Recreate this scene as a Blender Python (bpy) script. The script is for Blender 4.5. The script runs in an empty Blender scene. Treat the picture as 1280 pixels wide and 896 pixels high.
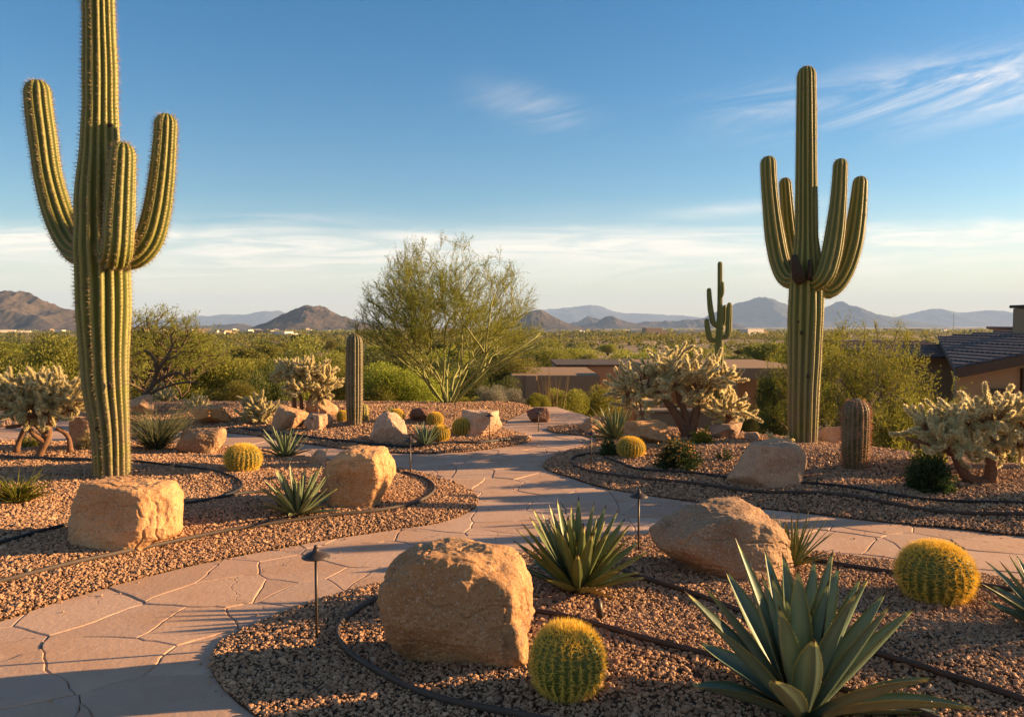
import bpy, bmesh, math, random
import numpy as np
from mathutils import Vector, Matrix
from mathutils.geometry import delaunay_2d_cdt

R = math.radians
SC = bpy.context.scene
COL = SC.collection

# ------------------------------------------------------------------ camera
F = 1000.0                       # focal length in units of a 1280-wide frame
EYE = 1.7
PITCH = math.atan(45.0 / F)
cam_d = bpy.data.cameras.new('camera')
cam_d.sensor_width = 36.0
cam_d.lens = 36.0 * F / 1280.0
cam_d.clip_start = 0.05
cam_d.clip_end = 60000.0
cam = bpy.data.objects.new('camera', cam_d)
COL.objects.link(cam)
cam.location = (0, 0, EYE)
cam.rotation_euler = (R(90) - PITCH, 0, 0)
SC.camera = cam

# ------------------------------------------------------------------ light
SUN_EL, SUN_ROT = R(13.5), R(79.0)          # rotation from +Y towards +X
SUN_DIR = Vector((math.sin(SUN_ROT) * math.cos(SUN_EL), math.cos(SUN_ROT) * math.cos(SUN_EL), math.sin(SUN_EL)))
sun_d = bpy.data.lights.new('sun', 'SUN')
sun_d.energy = 5.0
sun_d.angle = R(0.55)
sun_d.color = (1.0, 0.64, 0.31)
sun = bpy.data.objects.new('sun', sun_d)
COL.objects.link(sun)
sun.rotation_euler = SUN_DIR.to_track_quat('Z', 'Y').to_euler()
sun.location = (20, 5, 12)

SC.view_settings.view_transform = 'Standard'
SC.view_settings.look = 'None'
SC.view_settings.exposure = 1.92
SC.view_settings.gamma = 1.0
SC.cycles.use_denoising = True
SC.cycles.max_bounces = 6
SC.cycles.diffuse_bounces = 3
SC.cycles.glossy_bounces = 2
SC.cycles.transmission_bounces = 3
SC.cycles.volume_bounces = 0
SC.cycles.transparent_max_bounces = 4

SKY_STRENGTH = 0.045
world = bpy.data.worlds.new('World')
SC.world = world
world.use_nodes = True


class NT:
    """small helper for writing node graphs as expressions"""
    def __init__(s, tree):
        s.t = tree
    def n(s, kind, **kw):
        nd = s.t.nodes.new(kind)
        for k, v in kw.items():
            setattr(nd, k, v)
        return nd
    def put(s, sock, v):
        if isinstance(v, (int, float)):
            sock.default_value = v
        elif isinstance(v, (tuple, list)):
            if len(v) == 3 and len(sock.default_value) == 4:
                v = (*v, 1.0)
            sock.default_value = v
        else:
            s.t.links.new(v, sock)
    def m(s, op, a, b=0.0, c=0.0, clamp=False):
        nd = s.n('ShaderNodeMath', operation=op, use_clamp=clamp)
        s.put(nd.inputs[0], a); s.put(nd.inputs[1], b); s.put(nd.inputs[2], c)
        return nd.outputs[0]
    def comb(s, x, y, z):
        nd = s.n('ShaderNodeCombineXYZ')
        for i, v in enumerate((x, y, z)):
            s.put(nd.inputs[i], v)
        return nd.outputs[0]
    def sep(s, v):
        nd = s.n('ShaderNodeSeparateXYZ'); s.put(nd.inputs[0], v)
        return nd.outputs
    def noise(s, vec, scale, detail=4, rough=0.55, dist=0.0, out=0):
        nd = s.n('ShaderNodeTexNoise')
        if vec is not None:
            s.put(nd.inputs['Vector'], vec)
        nd.inputs['Scale'].default_value = scale
        nd.inputs['Detail'].default_value = detail
        nd.inputs['Roughness'].default_value = rough
        nd.inputs['Distortion'].default_value = dist
        return nd.outputs[out]
    def voro(s, vec, scale, feature='F1', out='Distance', rnd=1.0):
        nd = s.n('ShaderNodeTexVoronoi', feature=feature)
        if vec is not None:
            s.put(nd.inputs['Vector'], vec)
        nd.inputs['Scale'].default_value = scale
        nd.inputs['Randomness'].default_value = rnd
        return nd.outputs[out]
    def ramp(s, fac, stops, interp='LINEAR'):
        nd = s.n('ShaderNodeValToRGB')
        cr = nd.color_ramp
        cr.interpolation = interp
        while len(cr.elements) < len(stops):
            cr.elements.new(0.5)
        for e, (p, c) in zip(cr.elements, stops):
            e.position = p
            e.color = (*c, 1) if len(c) == 3 else c
        s.put(nd.inputs[0], fac)
        return nd.outputs[0]
    def smooth(s, v, lo, hi):
        nd = s.n('ShaderNodeMapRange', interpolation_type='SMOOTHSTEP')
        s.put(nd.inputs[0], v)
        nd.inputs[1].default_value = lo; nd.inputs[2].default_value = hi
        nd.inputs[3].default_value = 0; nd.inputs[4].default_value = 1
        return nd.outputs[0]
    def mix(s, fac, a, b, blend='MIX'):
        nd = s.n('ShaderNodeMix', data_type='RGBA', blend_type=blend)
        s.put(nd.inputs[0], fac); s.put(nd.inputs[6], a); s.put(nd.inputs[7], b)
        return nd.outputs[2]
    def bump(s, h, strength=0.5, dist=0.01, normal=None):
        nd = s.n('ShaderNodeBump')
        nd.inputs['Strength'].default_value = strength
        nd.inputs['Distance'].default_value = dist
        s.put(nd.inputs['Height'], h)
        if normal is not None:
            s.put(nd.inputs['Normal'], normal)
        return nd.outputs[0]


# sky: Nishita plus thin cirrus laid over directions of the sky; unseen warm fill cloud added behind
w = NT(world.node_tree)
world.node_tree.nodes.clear()
sky = w.n('ShaderNodeTexSky', sky_type='NISHITA')
sky.sun_disc = False
sky.sun_elevation = SUN_EL
sky.sun_rotation = SUN_ROT
sky.altitude = 600
sky.air_density = 1.0
sky.dust_density = 0.6
sky.ozone_density = 1.6
gen = w.n('ShaderNodeTexCoord').outputs['Generated']
dx, dy, dz = w.sep(gen)
ysafe = w.m('MAXIMUM', dy, 0.08)
U = w.m('DIVIDE', dx, ysafe)
V = w.m('DIVIDE', dz, ysafe)


def blob(cu, cv, su, sv, slope):
    a = w.m('SUBTRACT', U, cu)
    b = w.m('SUBTRACT', w.m('SUBTRACT', V, cv), w.m('MULTIPLY', a, slope))
    q = w.m('ADD', w.m('POWER', w.m('ABSOLUTE', w.m('DIVIDE', a, su)), 2.0), w.m('POWER', w.m('ABSOLUTE', w.m('DIVIDE', b, sv)), 2.0))
    return w.m('POWER', 2.718, w.m('MULTIPLY', q, -1.0))


streak = w.noise(w.comb(w.m('MULTIPLY', U, 2.2), w.m('MULTIPLY', V, 16.0), 3.1), 1.0, 7, 0.58, 0.9)
fine = w.noise(w.comb(w.m('ADD', w.m('MULTIPLY', U, 5.0), w.m('MULTIPLY', V, -9.0)), w.m('ADD', w.m('MULTIPLY', V, 19.0), w.m('MULTIPLY', U, -3.2)), 7.7), 1.0, 9, 0.68, 1.3)
band = blob(0.20, 0.092, 0.95, 0.038, 0.0)
band2 = blob(-0.5, 0.075, 0.30, 0.03, 0.0)
wisp = w.noise(w.comb(w.m('MULTIPLY', U, 4.5), w.m('MULTIPLY', V, 46.0), 1.3), 1.0, 8, 0.62, 1.2)
wav = w.noise(w.comb(w.m('MULTIPLY', U, 3.0), w.m('MULTIPLY', V, 6.0), 4.4), 1.0, 4, 0.5)
Vw = w.m('ADD', V, w.m('MULTIPLY', w.m('SUBTRACT', wav, 0.5), 0.05))
top_edge = w.m('MULTIPLY', w.m('SUBTRACT', 1.0, w.smooth(Vw, 0.105, 0.128)), w.smooth(Vw, 0.015, 0.10))
c_band = w.m('MULTIPLY', top_edge, w.m('MULTIPLY', w.smooth(streak, 0.24, 0.52), w.m('ADD', 0.35, w.m('MULTIPLY', w.smooth(wisp, 0.36, 0.64), 0.65))))
c_band = w.m('MAXIMUM', c_band, w.m('MULTIPLY', w.m('MULTIPLY', w.m('MAXIMUM', band, band2), 0.35), w.smooth(streak, 0.35, 0.6)))
c_tr = w.m('MULTIPLY', blob(0.60, 0.295, 0.22, 0.036, 0.14), w.smooth(fine, 0.36, 0.68))
c_tl = w.m('MULTIPLY', blob(0.32, 0.272, 0.07, 0.016, 0.1), w.smooth(fine, 0.34, 0.75))
c_ce = w.m('MULTIPLY', blob(0.03, 0.262, 0.07, 0.022, -0.25), w.smooth(fine, 0.40, 0.78))
c_mid = w.m('MULTIPLY', blob(0.28, 0.14, 0.10, 0.008, 0.1), w.smooth(streak, 0.40, 0.70))
c_lo = w.m('MULTIPLY', blob(-0.30, 0.128, 0.12, 0.006, 0.0), w.smooth(streak, 0.40, 0.70))
cl = w.m('ADD', w.m('MULTIPLY', c_band, 0.80), w.m('MULTIPLY', c_tr, 0.72))
cl = w.m('ADD', cl, w.m('ADD', w.m('MULTIPLY', c_tl, 0.35), w.m('MULTIPLY', c_ce, 0.28)))
cl = w.m('ADD', cl, w.m('ADD', w.m('MULTIPLY', c_mid, 0.5), w.m('MULTIPLY', c_lo, 0.5)))
cl = w.m('MULTIPLY', cl, w.smooth(dy, 0.1, 0.3))
fill_veil_n = w.noise(w.comb(w.m('MULTIPLY', dx, 3.0), w.m('MULTIPLY', dy, 1.5), w.m('MULTIPLY', dz, 6.0)), 1.0, 6, 0.6, 0.7)
fill_veil = w.m('MULTIPLY', w.smooth(w.m('MULTIPLY', dy, -1.0), -0.30, 0.15), w.smooth(fill_veil_n, 0.30, 0.60))  # warm cloud added out of view, behind the camera, to warm the shaded sides
cl = w.m('ADD', cl, w.m('MULTIPLY', fill_veil, 0.14), clamp=True)
hs = w.n('ShaderNodeHueSaturation')
hs.inputs['Saturation'].default_value = 1.5
hs.inputs['Value'].default_value = 0.98
w.put(hs.inputs['Color'], sky.outputs[0])
cloud_col = (8.9, 7.7, 6.4, 1)
low = w.m('MULTIPLY', w.m('SUBTRACT', 1.0, w.smooth(dz, 0.0, 0.12)), 0.60)
skyc = w.mix(low, hs.outputs[0], (8.2, 6.9, 5.2, 1))
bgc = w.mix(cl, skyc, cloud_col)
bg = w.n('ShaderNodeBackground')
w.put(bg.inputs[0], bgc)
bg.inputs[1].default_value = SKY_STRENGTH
wo = w.n('ShaderNodeOutputWorld')
w.t.links.new(bg.outputs[0], wo.inputs[0])

# ------------------------------------------------------------------ geometry helpers
_fw = np.array([0, math.cos(PITCH), -math.sin(PITCH)])
_up = np.array([0, math.sin(PITCH), math.cos(PITCH)])
_rt = np.array([1.0, 0, 0])
_eye = np.array([0, 0, EYE])


def ray(px, py):
    return _fw + _rt * (px - 640) / F + _up * (448 - py) / F


def at_depth(px, py, D):
    return _eye + ray(px, py) * D


def on_plane(px, py, z=0.0):
    d = ray(px, py)
    return _eye + d * ((z - EYE) / d[2])


def depth_of(p):
    return float(np.dot(np.asarray(p) - _eye, _fw))


def _hash(ix, iy, iz, seed):
    h = (ix.astype(np.int64) * 374761393 + iy.astype(np.int64) * 668265263 + iz.astype(np.int64) * 2147483647 + seed * 974711) & 0xFFFFFFFF
    h = ((h ^ (h >> 13)) * 1274126177) & 0xFFFFFFFF
    h = h ^ (h >> 16)
    return (h & 0xFFFF).astype(np.float64) / 65535.0


def vnoise(P, seed=0):
    P = np.asarray(P, float)
    I = np.floor(P)
    f = P - I
    f = f * f * f * (f * (f * 6 - 15) + 10)
    ix, iy, iz = I[:, 0], I[:, 1], I[:, 2]
    out = 0
    for a in (0, 1):
        wx = f[:, 0] if a else 1 - f[:, 0]
        for b in (0, 1):
            wy = f[:, 1] if b else 1 - f[:, 1]
            for c in (0, 1):
                wz = f[:, 2] if c else 1 - f[:, 2]
                out = out + wx * wy * wz * _hash(ix + a, iy + b, iz + c, seed)
    return out * 2 - 1


def fbm(P, octaves=4, seed=0, gain=0.5, lac=2.03):
    P = np.asarray(P, float)
    s, a = 0, 1.0
    for o in range(octaves):
        s = s + a * vnoise(P, seed + o * 17)
        P = P * lac + 5.3
        a *= gain
    return s


def ridged(P, octaves=4, seed=0):
    P = np.asarray(P, float)
    s, a = 0, 1.0
    for o in range(octaves):
        s = s + a * (1 - np.abs(vnoise(P, seed + o * 17)) * 2)
        P = P * 2.1 + 3.7
        a *= 0.5
    return s


def link(o, parent=None):
    COL.objects.link(o)
    if parent is not None:
        o.parent = parent
    return o


class MB:
    """collects vertices and faces and links them as one mesh object"""
    def __init__(s):
        s.v, s.f, s.fm, s.att, s.n = [], [], [], [], 0
    def add(s, V, faces, mat=0, att=None):
        V = np.asarray(V, float).reshape(-1, 3)
        if not isinstance(faces, (list, tuple)):
            faces = [faces]
        for fa in faces:
            fa = np.asarray(fa, np.int64)
            s.f.append(fa + s.n)
            s.fm.append(np.full(len(fa), mat, np.int32))
        s.v.append(V)
        s.att.append(np.zeros(len(V)) if att is None else np.broadcast_to(np.asarray(att, float), (len(V),)))
        s.n += len(V)
    def ngon(s, V, mat=0):
        s.add(V, np.arange(len(V)).reshape(1, -1), mat)
    def box(s, x0, x1, y0, y1, z0, z1, mat=0, M=None):
        V = np.array([(x, y, z) for z in (z0, z1) for y in (y0, y1) for x in (x0, x1)], float)
        if M is not None:
            V = V @ np.array(M.to_3x3()).T + np.array(M.translation)
        s.add(V, np.array([(0, 2, 3, 1), (4, 5, 7, 6), (0, 1, 5, 4), (2, 6, 7, 3), (0, 4, 6, 2), (1, 3, 7, 5)]), mat)
    def mesh(s, name, mats, smooth=True, attname=None):
        me = bpy.data.meshes.new(name)
        V = np.concatenate(s.v)
        me.vertices.add(len(V))
        me.vertices.foreach_set('co', V.astype(np.float32).ravel())
        idx = np.concatenate([f.ravel() for f in s.f])
        tot = np.concatenate([np.full(len(f), f.shape[1]) for f in s.f])
        me.loops.add(len(idx))
        me.loops.foreach_set('vertex_index', idx.astype(np.int32))
        me.polygons.add(len(tot))
        st = np.concatenate([[0], np.cumsum(tot)[:-1]])
        me.polygons.foreach_set('loop_start', st.astype(np.int32))
        try:
            me.polygons.foreach_set('loop_total', tot.astype(np.int32))
        except Exception:
            pass
        for m in (mats if isinstance(mats, (list, tuple)) else [mats]):
            me.materials.append(m)
        me.polygons.foreach_set('material_index', np.concatenate(s.fm))
        me.polygons.foreach_set('use_smooth', np.full(len(tot), bool(smooth)))
        if attname:
            a = me.attributes.new(attname, 'FLOAT', 'POINT')
            a.data.foreach_set('value', np.concatenate(s.att).astype(np.float32))
        me.update(calc_edges=True)
        return me
    def build(s, name, mats, parent=None, smooth=True, attname=None, loc=None):
        o = bpy.data.objects.new(name, s.mesh(name, mats, smooth, attname))
        if loc is not None:
            o.location = loc
        return link(o, parent)


def tag(o, label=None, cat=None, group=None, kind=None):
    if label: o['label'] = label
    if cat: o['category'] = cat
    if group: o['group'] = group
    if kind: o['kind'] = kind
    return o


def thing(name, label, cat, loc=(0, 0, 0), rotz=0.0, group=None):
    o = bpy.data.objects.new(name, None)
    o.empty_display_size = 0.1
    o.location = loc
    o.rotation_euler = (0, 0, rotz)
    COL.objects.link(o)
    return tag(o, label, cat, group)


def copy_thing(root, loc, rotz=0.0, scale=None, label=None, group=None):
    r = root.copy()
    COL.objects.link(r)
    r.location = loc
    r.rotation_euler = (0, 0, rotz)
    if scale is not None:
        r.scale = scale if isinstance(scale, (tuple, list)) else (scale,) * 3
    if label: r['label'] = label
    if group: r['group'] = group
    for ch in list(root.children):
        c = ch.copy(); COL.objects.link(c); c.parent = r
        for g in list(ch.children):
            d = g.copy(); COL.objects.link(d); d.parent = c
    return r


def catmull(P, closed=False, step=0.08):
    P = np.asarray(P, float)
    n = len(P)
    out = []
    rng_ = range(n if closed else n - 1)
    for i in rng_:
        if closed:
            p0, p1, p2, p3 = P[(i - 1) % n], P[i], P[(i + 1) % n], P[(i + 2) % n]
        else:
            p1, p2 = P[i], P[i + 1]
            p0 = P[i - 1] if i > 0 else 2 * p1 - p2
            p3 = P[i + 2] if i + 2 < n else 2 * p2 - p1
        # centripetal-ish: limit tangents by the segment length
        L = np.linalg.norm(p2 - p1)
        t1 = (p2 - p0); t2 = (p3 - p1)
        t1 = t1 / max(np.linalg.norm(t1), 1e-9) * L
        t2 = t2 / max(np.linalg.norm(t2), 1e-9) * L
        k = max(2, int(L / step))
        for j in range(k):
            t = j / k
            h00 = 2 * t**3 - 3 * t**2 + 1; h10 = t**3 - 2 * t**2 + t
            h01 = -2 * t**3 + 3 * t**2; h11 = t**3 - t**2
            out.append(h00 * p1 + h10 * t1 + h01 * p2 + h11 * t2)
    if not closed:
        out.append(P[-1])
    return np.array(out)


def frames(P):
    P = np.asarray(P, float)
    T = np.gradient(P, axis=0)
    T /= np.linalg.norm(T, axis=1)[:, None] + 1e-12
    N = np.zeros_like(P); B = np.zeros_like(P)
    a = np.array([1.0, 0, 0]) if abs(T[0][0]) < 0.8 else np.array([0, 1.0, 0])
    n = a - T[0] * np.dot(a, T[0]); n /= np.linalg.norm(n)
    for i in range(len(P)):
        n = n - T[i] * np.dot(n, T[i]); n /= np.linalg.norm(n) + 1e-12
        N[i] = n
        B[i] = np.cross(T[i], n)
    return T, N, B


def tube(mb, P, rad, k=6, mat=0, cap=True, att=0.0, flat=None):
    P = np.asarray(P, float)
    n = len(P)
    rad = np.broadcast_to(np.asarray(rad, float), (n,))
    T, N, B = frames(P)
    ang = np.linspace(0, 2 * math.pi, k, endpoint=False)
    ring = np.cos(ang)[None, :, None] * N[:, None, :] + np.sin(ang)[None, :, None] * B[:, None, :]
    V = (P[:, None, :] + ring * rad[:, None, None]).reshape(-1, 3)
    i = np.arange(n - 1)[:, None] * k
    j = np.arange(k)[None, :]
    j2 = (j + 1) % k
    q = np.stack([i + j, i + j2, i + k + j2, i + k + j], -1).reshape(-1, 4)
    faces = [q]
    if cap:
        V = np.concatenate([V, P[:1], P[-1:]])
        a = np.arange(k)
        faces.append(np.stack([(a + 1) % k, a, np.full(k, n * k)], -1))
        faces.append(np.stack([(n - 1) * k + a, (n - 1) * k + (a + 1) % k, np.full(k, n * k + 1)], -1))
    mb.add(V, faces, mat, att)


def unit(v):
    return v / (np.linalg.norm(v, axis=-1, keepdims=True) + 1e-12)


def side_of(D, rng):
    r = rng.normal(size=D.shape)
    return unit(np.cross(D, r))


def twigs(mb, P, D, L, r, rng, mat=0):
    """many thin three-sided cones"""
    P = np.asarray(P, float); D = unit(np.asarray(D, float)); n = len(P)
    if n == 0:
        return
    L = np.broadcast_to(L, (n,))[:, None]; r = np.broadcast_to(r, (n,))[:, None]
    a = side_of(D, rng); b = np.cross(D, a)
    V = np.stack([P + a * r, P + (-0.5 * a + 0.866 * b) * r, P + (-0.5 * a - 0.866 * b) * r, P + D * L], 1).reshape(-1, 3)
    o = np.arange(n)[:, None] * 4
    Fc = np.concatenate([o + np.array([[0, 1, 3]]), o + np.array([[1, 2, 3]]), o + np.array([[2, 0, 3]])])
    mb.add(V, Fc, mat)


def spikes(mb, P, D, L, wd, rng, mat=0):
    """many single-triangle spines"""
    P = np.asarray(P, float); D = unit(np.asarray(D, float)); n = len(P)
    if n == 0:
        return
    L = np.broadcast_to(L, (n,))[:, None]
    a = side_of(D, rng) * wd * 0.5
    V = np.stack([P - a, P + a, P + D * L], 1).reshape(-1, 3)
    mb.add(V, np.arange(3 * n).reshape(-1, 3), mat, 1.0)


def leaflets(mb, P, D, L, wd, rng, mat=0):
    """many rhombic leaves"""
    P = np.asarray(P, float); D = unit(np.asarray(D, float)); n = len(P)
    if n == 0:
        return
    L = np.broadcast_to(L, (n,))[:, None]; wd = np.broadcast_to(wd, (n,))[:, None]
    a = side_of(D, rng) * wd * 0.5
    mid = P + D * L * 0.5
    V = np.stack([P, mid - a, P + D * L, mid + a], 1).reshape(-1, 3)
    mb.add(V, np.arange(4 * n).reshape(-1, 4), mat)


def in_poly(pts, poly):
    x, y = pts[:, 0], pts[:, 1]
    c = np.zeros(len(pts), bool)
    x1, y1 = poly[-1]
    for x0, y0 in poly:
        t = (y0 > y) != (y1 > y)
        if t.any():
            xi = (x1 - x0) * (y - y0) / ((y1 - y0) if y1 != y0 else 1e-12) + x0
            c ^= t & (x < xi)
        x1, y1 = x0, y0
    return c


def poly_dist(pts, poly, chunk=2000):
    A = np.asarray(poly); B = np.roll(A, -1, 0); d = B - A
    L2 = (d**2).sum(1) + 1e-12
    out = np.empty(len(pts))
    for s in range(0, len(pts), chunk):
        p = pts[s:s + chunk]
        ap = p[:, None, :] - A[None]
        t = np.clip((ap * d[None]).sum(2) / L2, 0, 1)
        q = ap - t[..., None] * d[None]
        out[s:s + chunk] = np.sqrt((q**2).sum(2).min(1))
    return out


# ------------------------------------------------------------------ materials
def material(name):
    m = bpy.data.materials.new(name)
    m.use_nodes = True
    m.node_tree.nodes.clear()
    return m, NT(m.node_tree)


def finish(m, t, color, rough=0.8, normal=None, spec=0.3, trans=None, trans_col=None, metal=0.0):
    b = t.n('ShaderNodeBsdfPrincipled')
    t.put(b.inputs['Base Color'], color)
    t.put(b.inputs['Roughness'], rough)
    t.put(b.inputs['Metallic'], metal)
    b.inputs['Specular IOR Level'].default_value = spec
    if normal is not None:
        t.put(b.inputs['Normal'], normal)
    out = b.outputs[0]
    if trans:
        tr = t.n('ShaderNodeBsdfTranslucent')
        t.put(tr.inputs[0], trans_col if trans_col is not None else color)
        mx = t.n('ShaderNodeMixShader')
        mx.inputs[0].default_value = trans
        t.t.links.new(out, mx.inputs[1]); t.t.links.new(tr.outputs[0], mx.inputs[2])
        out = mx.outputs[0]
    o = t.n('ShaderNodeOutputMaterial')
    t.t.links.new(out, o.inputs[0])
    return m


def obj_co(t):
    return t.n('ShaderNodeTexCoord').outputs['Object']


def island(t):
    return t.n('ShaderNodeNewGeometry').outputs['Random Per Island']


def obj_rand(t):
    return t.n('ShaderNodeObjectInfo').outputs['Random']


def attr(t, name):
    nd = t.n('ShaderNodeAttribute'); nd.attribute_name = name
    return nd.outputs['Fac']


def m_pebble():
    m, t = material('pebble')
    r = obj_rand(t)
    c = t.ramp(r, [(0.0, (0.216, 0.113, 0.059)), (.22, (0.356, 0.194, 0.101)), (.45, (0.454, 0.257, 0.136)), (.65, (0.540, 0.320, 0.175)), (.82, (0.389, 0.243, 0.147)), (.92, (0.648, 0.405, 0.231)), (1.0, (0.292, 0.153, 0.084))])
    co = obj_co(t)
    c = t.mix(t.m('MULTIPLY', t.noise(co, 2.5, 3), 0.75), c, (0.259, 0.144, 0.084))
    return finish(m, t, c, 0.85, spec=0.25)


def m_bed():
    m, t = material('gravel_ground')
    co = obj_co(t)
    cell = t.voro(co, 34, out='Color')
    d = t.voro(co, 34)
    g = t.sep(cell)[0]
    c = t.ramp(g, [(0, (0.238, 0.131, 0.073)), (.35, (0.400, 0.225, 0.126)), (.7, (0.508, 0.306, 0.175)), (1, (0.616, 0.405, 0.245))])
    c = t.mix(t.smooth(d, 0.012, 0.03), c, (0.140, 0.077, 0.042))
    big = t.noise(co, 0.7, 3)
    c = t.mix(t.m('MULTIPLY', big, 0.35), c, (0.356, 0.198, 0.112))
    n = t.bump(t.m('SUBTRACT', 1.0, t.m('MULTIPLY', d, 30)), 0.9, 0.02)
    return finish(m, t, c, 0.9, n, 0.2)


def m_flag():
    m, t = material('flagstone')
    co = obj_co(t)
    r = island(t)
    c = t.ramp(r, [(0, (.37, .235, .165)), (.25, (.47, .305, .215)), (.5, (.41, .275, .20)), (.75, (.50, .335, .24)), (1, (.44, .28, .19))])
    n1 = t.noise(co, 1.6, 5, 0.6)
    c = t.mix(t.m('MULTIPLY', t.smooth(n1, 0.42, 0.68), 0.75), c, (0.400, 0.234, 0.140))
    n2 = t.noise(co, 9, 6, 0.65, 0.6)
    c = t.mix(t.m('MULTIPLY', t.smooth(n2, 0.5, 0.8), 0.35), c, (0.648, 0.405, 0.245))
    n3 = t.noise(co, 120, 3, 0.6)
    c = t.mix(t.m('MULTIPLY', t.smooth(n3, 0.55, 0.75), 0.25), c, (0.281, 0.162, 0.098))
    wv = t.n('ShaderNodeVectorMath', operation='ADD')
    t.put(wv.inputs[0], co)
    sc_ = t.n('ShaderNodeVectorMath', operation='SCALE'); t.put(sc_.inputs[0], t.noise(co, 2.2, 4, 0.6, out=1)); sc_.inputs['Scale'].default_value = 0.5
    t.put(wv.inputs[1], sc_.outputs[0])
    crack = t.smooth(t.voro(wv.outputs[0], 1.15, 'DISTANCE_TO_EDGE'), 0.0, 0.010)
    crack = t.m('MAXIMUM', crack, t.smooth(t.noise(co, 0.9, 2), 0.46, 0.50))
    c = t.mix(t.m('MULTIPLY', t.m('SUBTRACT', 1.0, crack), 0.6), c, (0.205, 0.117, 0.070))
    h = t.m('ADD', t.m('MULTIPLY', crack, 0.5), 0.0)
    h = t.m('ADD', h, t.m('ADD', t.m('MULTIPLY', n2, 0.6), t.m('ADD', t.m('MULTIPLY', n3, 0.12), t.noise(co, 30, 4, 0.6))))
    n = t.bump(h, 0.45, 0.006)
    return finish(m, t, c, 0.82, n, 0.3)


def m_joint():
    m, t = material('joint_sand')
    co = obj_co(t)
    c = t.mix(t.noise(co, 60, 3), (0.140, 0.081, 0.049), (0.259, 0.153, 0.091))
    return finish(m, t, c, 0.95)


def m_granite(name, a, b, stain):
    m, t = material(name)
    co = obj_co(t)
    off = t.m('MULTIPLY', obj_rand(t), 37.0)
    va = t.n('ShaderNodeVectorMath', operation='ADD')
    t.put(va.inputs[0], co); t.put(va.inputs[1], t.comb(off, off, off))
    co = va.outputs[0]
    n1 = t.noise(co, 2.2, 6, 0.6, 0.3)
    c = t.mix(t.smooth(n1, 0.35, 0.68), a, b)
    n2 = t.noise(co, 5.0, 5, 0.65, 0.5)
    c = t.mix(t.m('MULTIPLY', t.smooth(n2, 0.52, 0.72), 0.55), c, stain)
    tone = obj_rand(t)
    hv = t.n('ShaderNodeHueSaturation')
    t.put(hv.inputs['Color'], c)
    t.put(hv.inputs['Value'], t.m('ADD', 0.72, t.m('MULTIPLY', tone, 0.45)))
    t.put(hv.inputs['Saturation'], t.m('ADD', 0.85, t.m('MULTIPLY', t.m('FRACT', t.m('MULTIPLY', tone, 7.3)), 0.3)))
    c = hv.outputs[0]
    vn = t.noise(co, 3.3, 7, 0.7, 0.8)
    c = t.mix(t.m('MULTIPLY', t.smooth(vn, 0.56, 0.70), 0.55), c, (.14, .085, .05))
    g = t.sep(t.voro(co, 130, out='Color'))[0]
    c = t.mix(t.m('MULTIPLY', t.smooth(g, 0.82, 0.96), 0.50), c, (.10, .065, .05))
    g2 = t.sep(t.voro(co, 110, out='Color'))[1]
    c = t.mix(t.m('MULTIPLY', t.smooth(g2, 0.82, 0.97), 0.4), c, (.60, .47, .35))
    n3 = t.noise(co, 38, 6, 0.7)
    n4 = t.noise(co, 9, 6, 0.65, 0.4)
    nn = t.bump(t.m('ADD', n3, t.m('MULTIPLY', n4, 0.7)), 0.9, 0.018)
    return finish(m, t, c, 0.88, nn, 0.25)


def m_saguaro(name='saguaro_skin', g0=(.080, .098, .018), g1=(.145, .155, .030), crest=(.26, .225, .055)):
    m, t = material(name)
    rib = attr(t, 'rib')
    co = obj_co(t)
    n1 = t.noise(co, 3.0, 5, 0.6)
    green = t.mix(n1, g0, g1)
    c = t.mix(t.smooth(rib, 0.72, 1.0), green, crest)
    z = t.sep(co)[2]
    brown = t.m('MULTIPLY', t.m('SUBTRACT', 1.0, t.smooth(z, 0.2, 1.9)), t.smooth(t.noise(co, 5, 5, 0.7), 0.36, 0.60))
    c = t.mix(t.m('MULTIPLY', brown, 0.75), c, (.20, .145, .085))
    scar = t.smooth(t.noise(t.comb(t.m('MULTIPLY', t.sep(co)[0], 6), t.m('MULTIPLY', t.sep(co)[1], 6), t.m('MULTIPLY', z, 14)), 1.0, 3), 0.64, 0.69)
    c = t.mix(t.m('MULTIPLY', scar, 0.7), c, (.13, .085, .05))
    nn = t.bump(t.noise(co, 45, 4, 0.6), 0.35, 0.01)
    return finish(m, t, c, 0.55, nn, 0.35)


def m_plain(name, col, rough=0.7, var=0.25, scale=14, spec=0.3, trans=None, tc=None, by_island=False, metal=0.0, bump=0.0):
    m, t = material(name)
    co = obj_co(t)
    f = t.noise(co, scale, 4)
    lo = tuple(x * (1 - var) for x in col); hi = tuple(min(1, x * (1 + var)) for x in col)
    c = t.mix(f, lo, hi)
    if by_island:
        c = t.mix(island(t), c, t.mix(0.5, lo, tuple(x * 0.5 for x in col)))
    nn = t.bump(t.noise(co, scale * 3, 5, 0.65), bump, 0.01) if bump else None
    return finish(m, t, c, rough, nn, spec, trans, tc if tc else None, metal)


def m_leaf(name, dark, light, trans=0.35, tcol=None):
    m, t = material(name)
    r = island(t)
    o = obj_rand(t)
    co = obj_co(t)
    c = t.mix(r, dark, light)
    c = t.mix(t.m('MULTIPLY', t.noise(co, 1.3, 3), 0.5), c, tuple(0.7 * a + 0.1 * b for a, b in zip(dark, light)))
    hsv = t.n('ShaderNodeHueSaturation')
    t.put(hsv.inputs['Color'], c)
    t.put(hsv.inputs['Hue'], t.m('ADD', 0.485, t.m('MULTIPLY', o, 0.03)))
    t.put(hsv.inputs['Value'], t.m('ADD', 0.8, t.m('MULTIPLY', o, 0.4)))
    c = hsv.outputs[0]
    return finish(m, t, c, 0.65, None, 0.25, trans, tcol if tcol else c)


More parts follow.
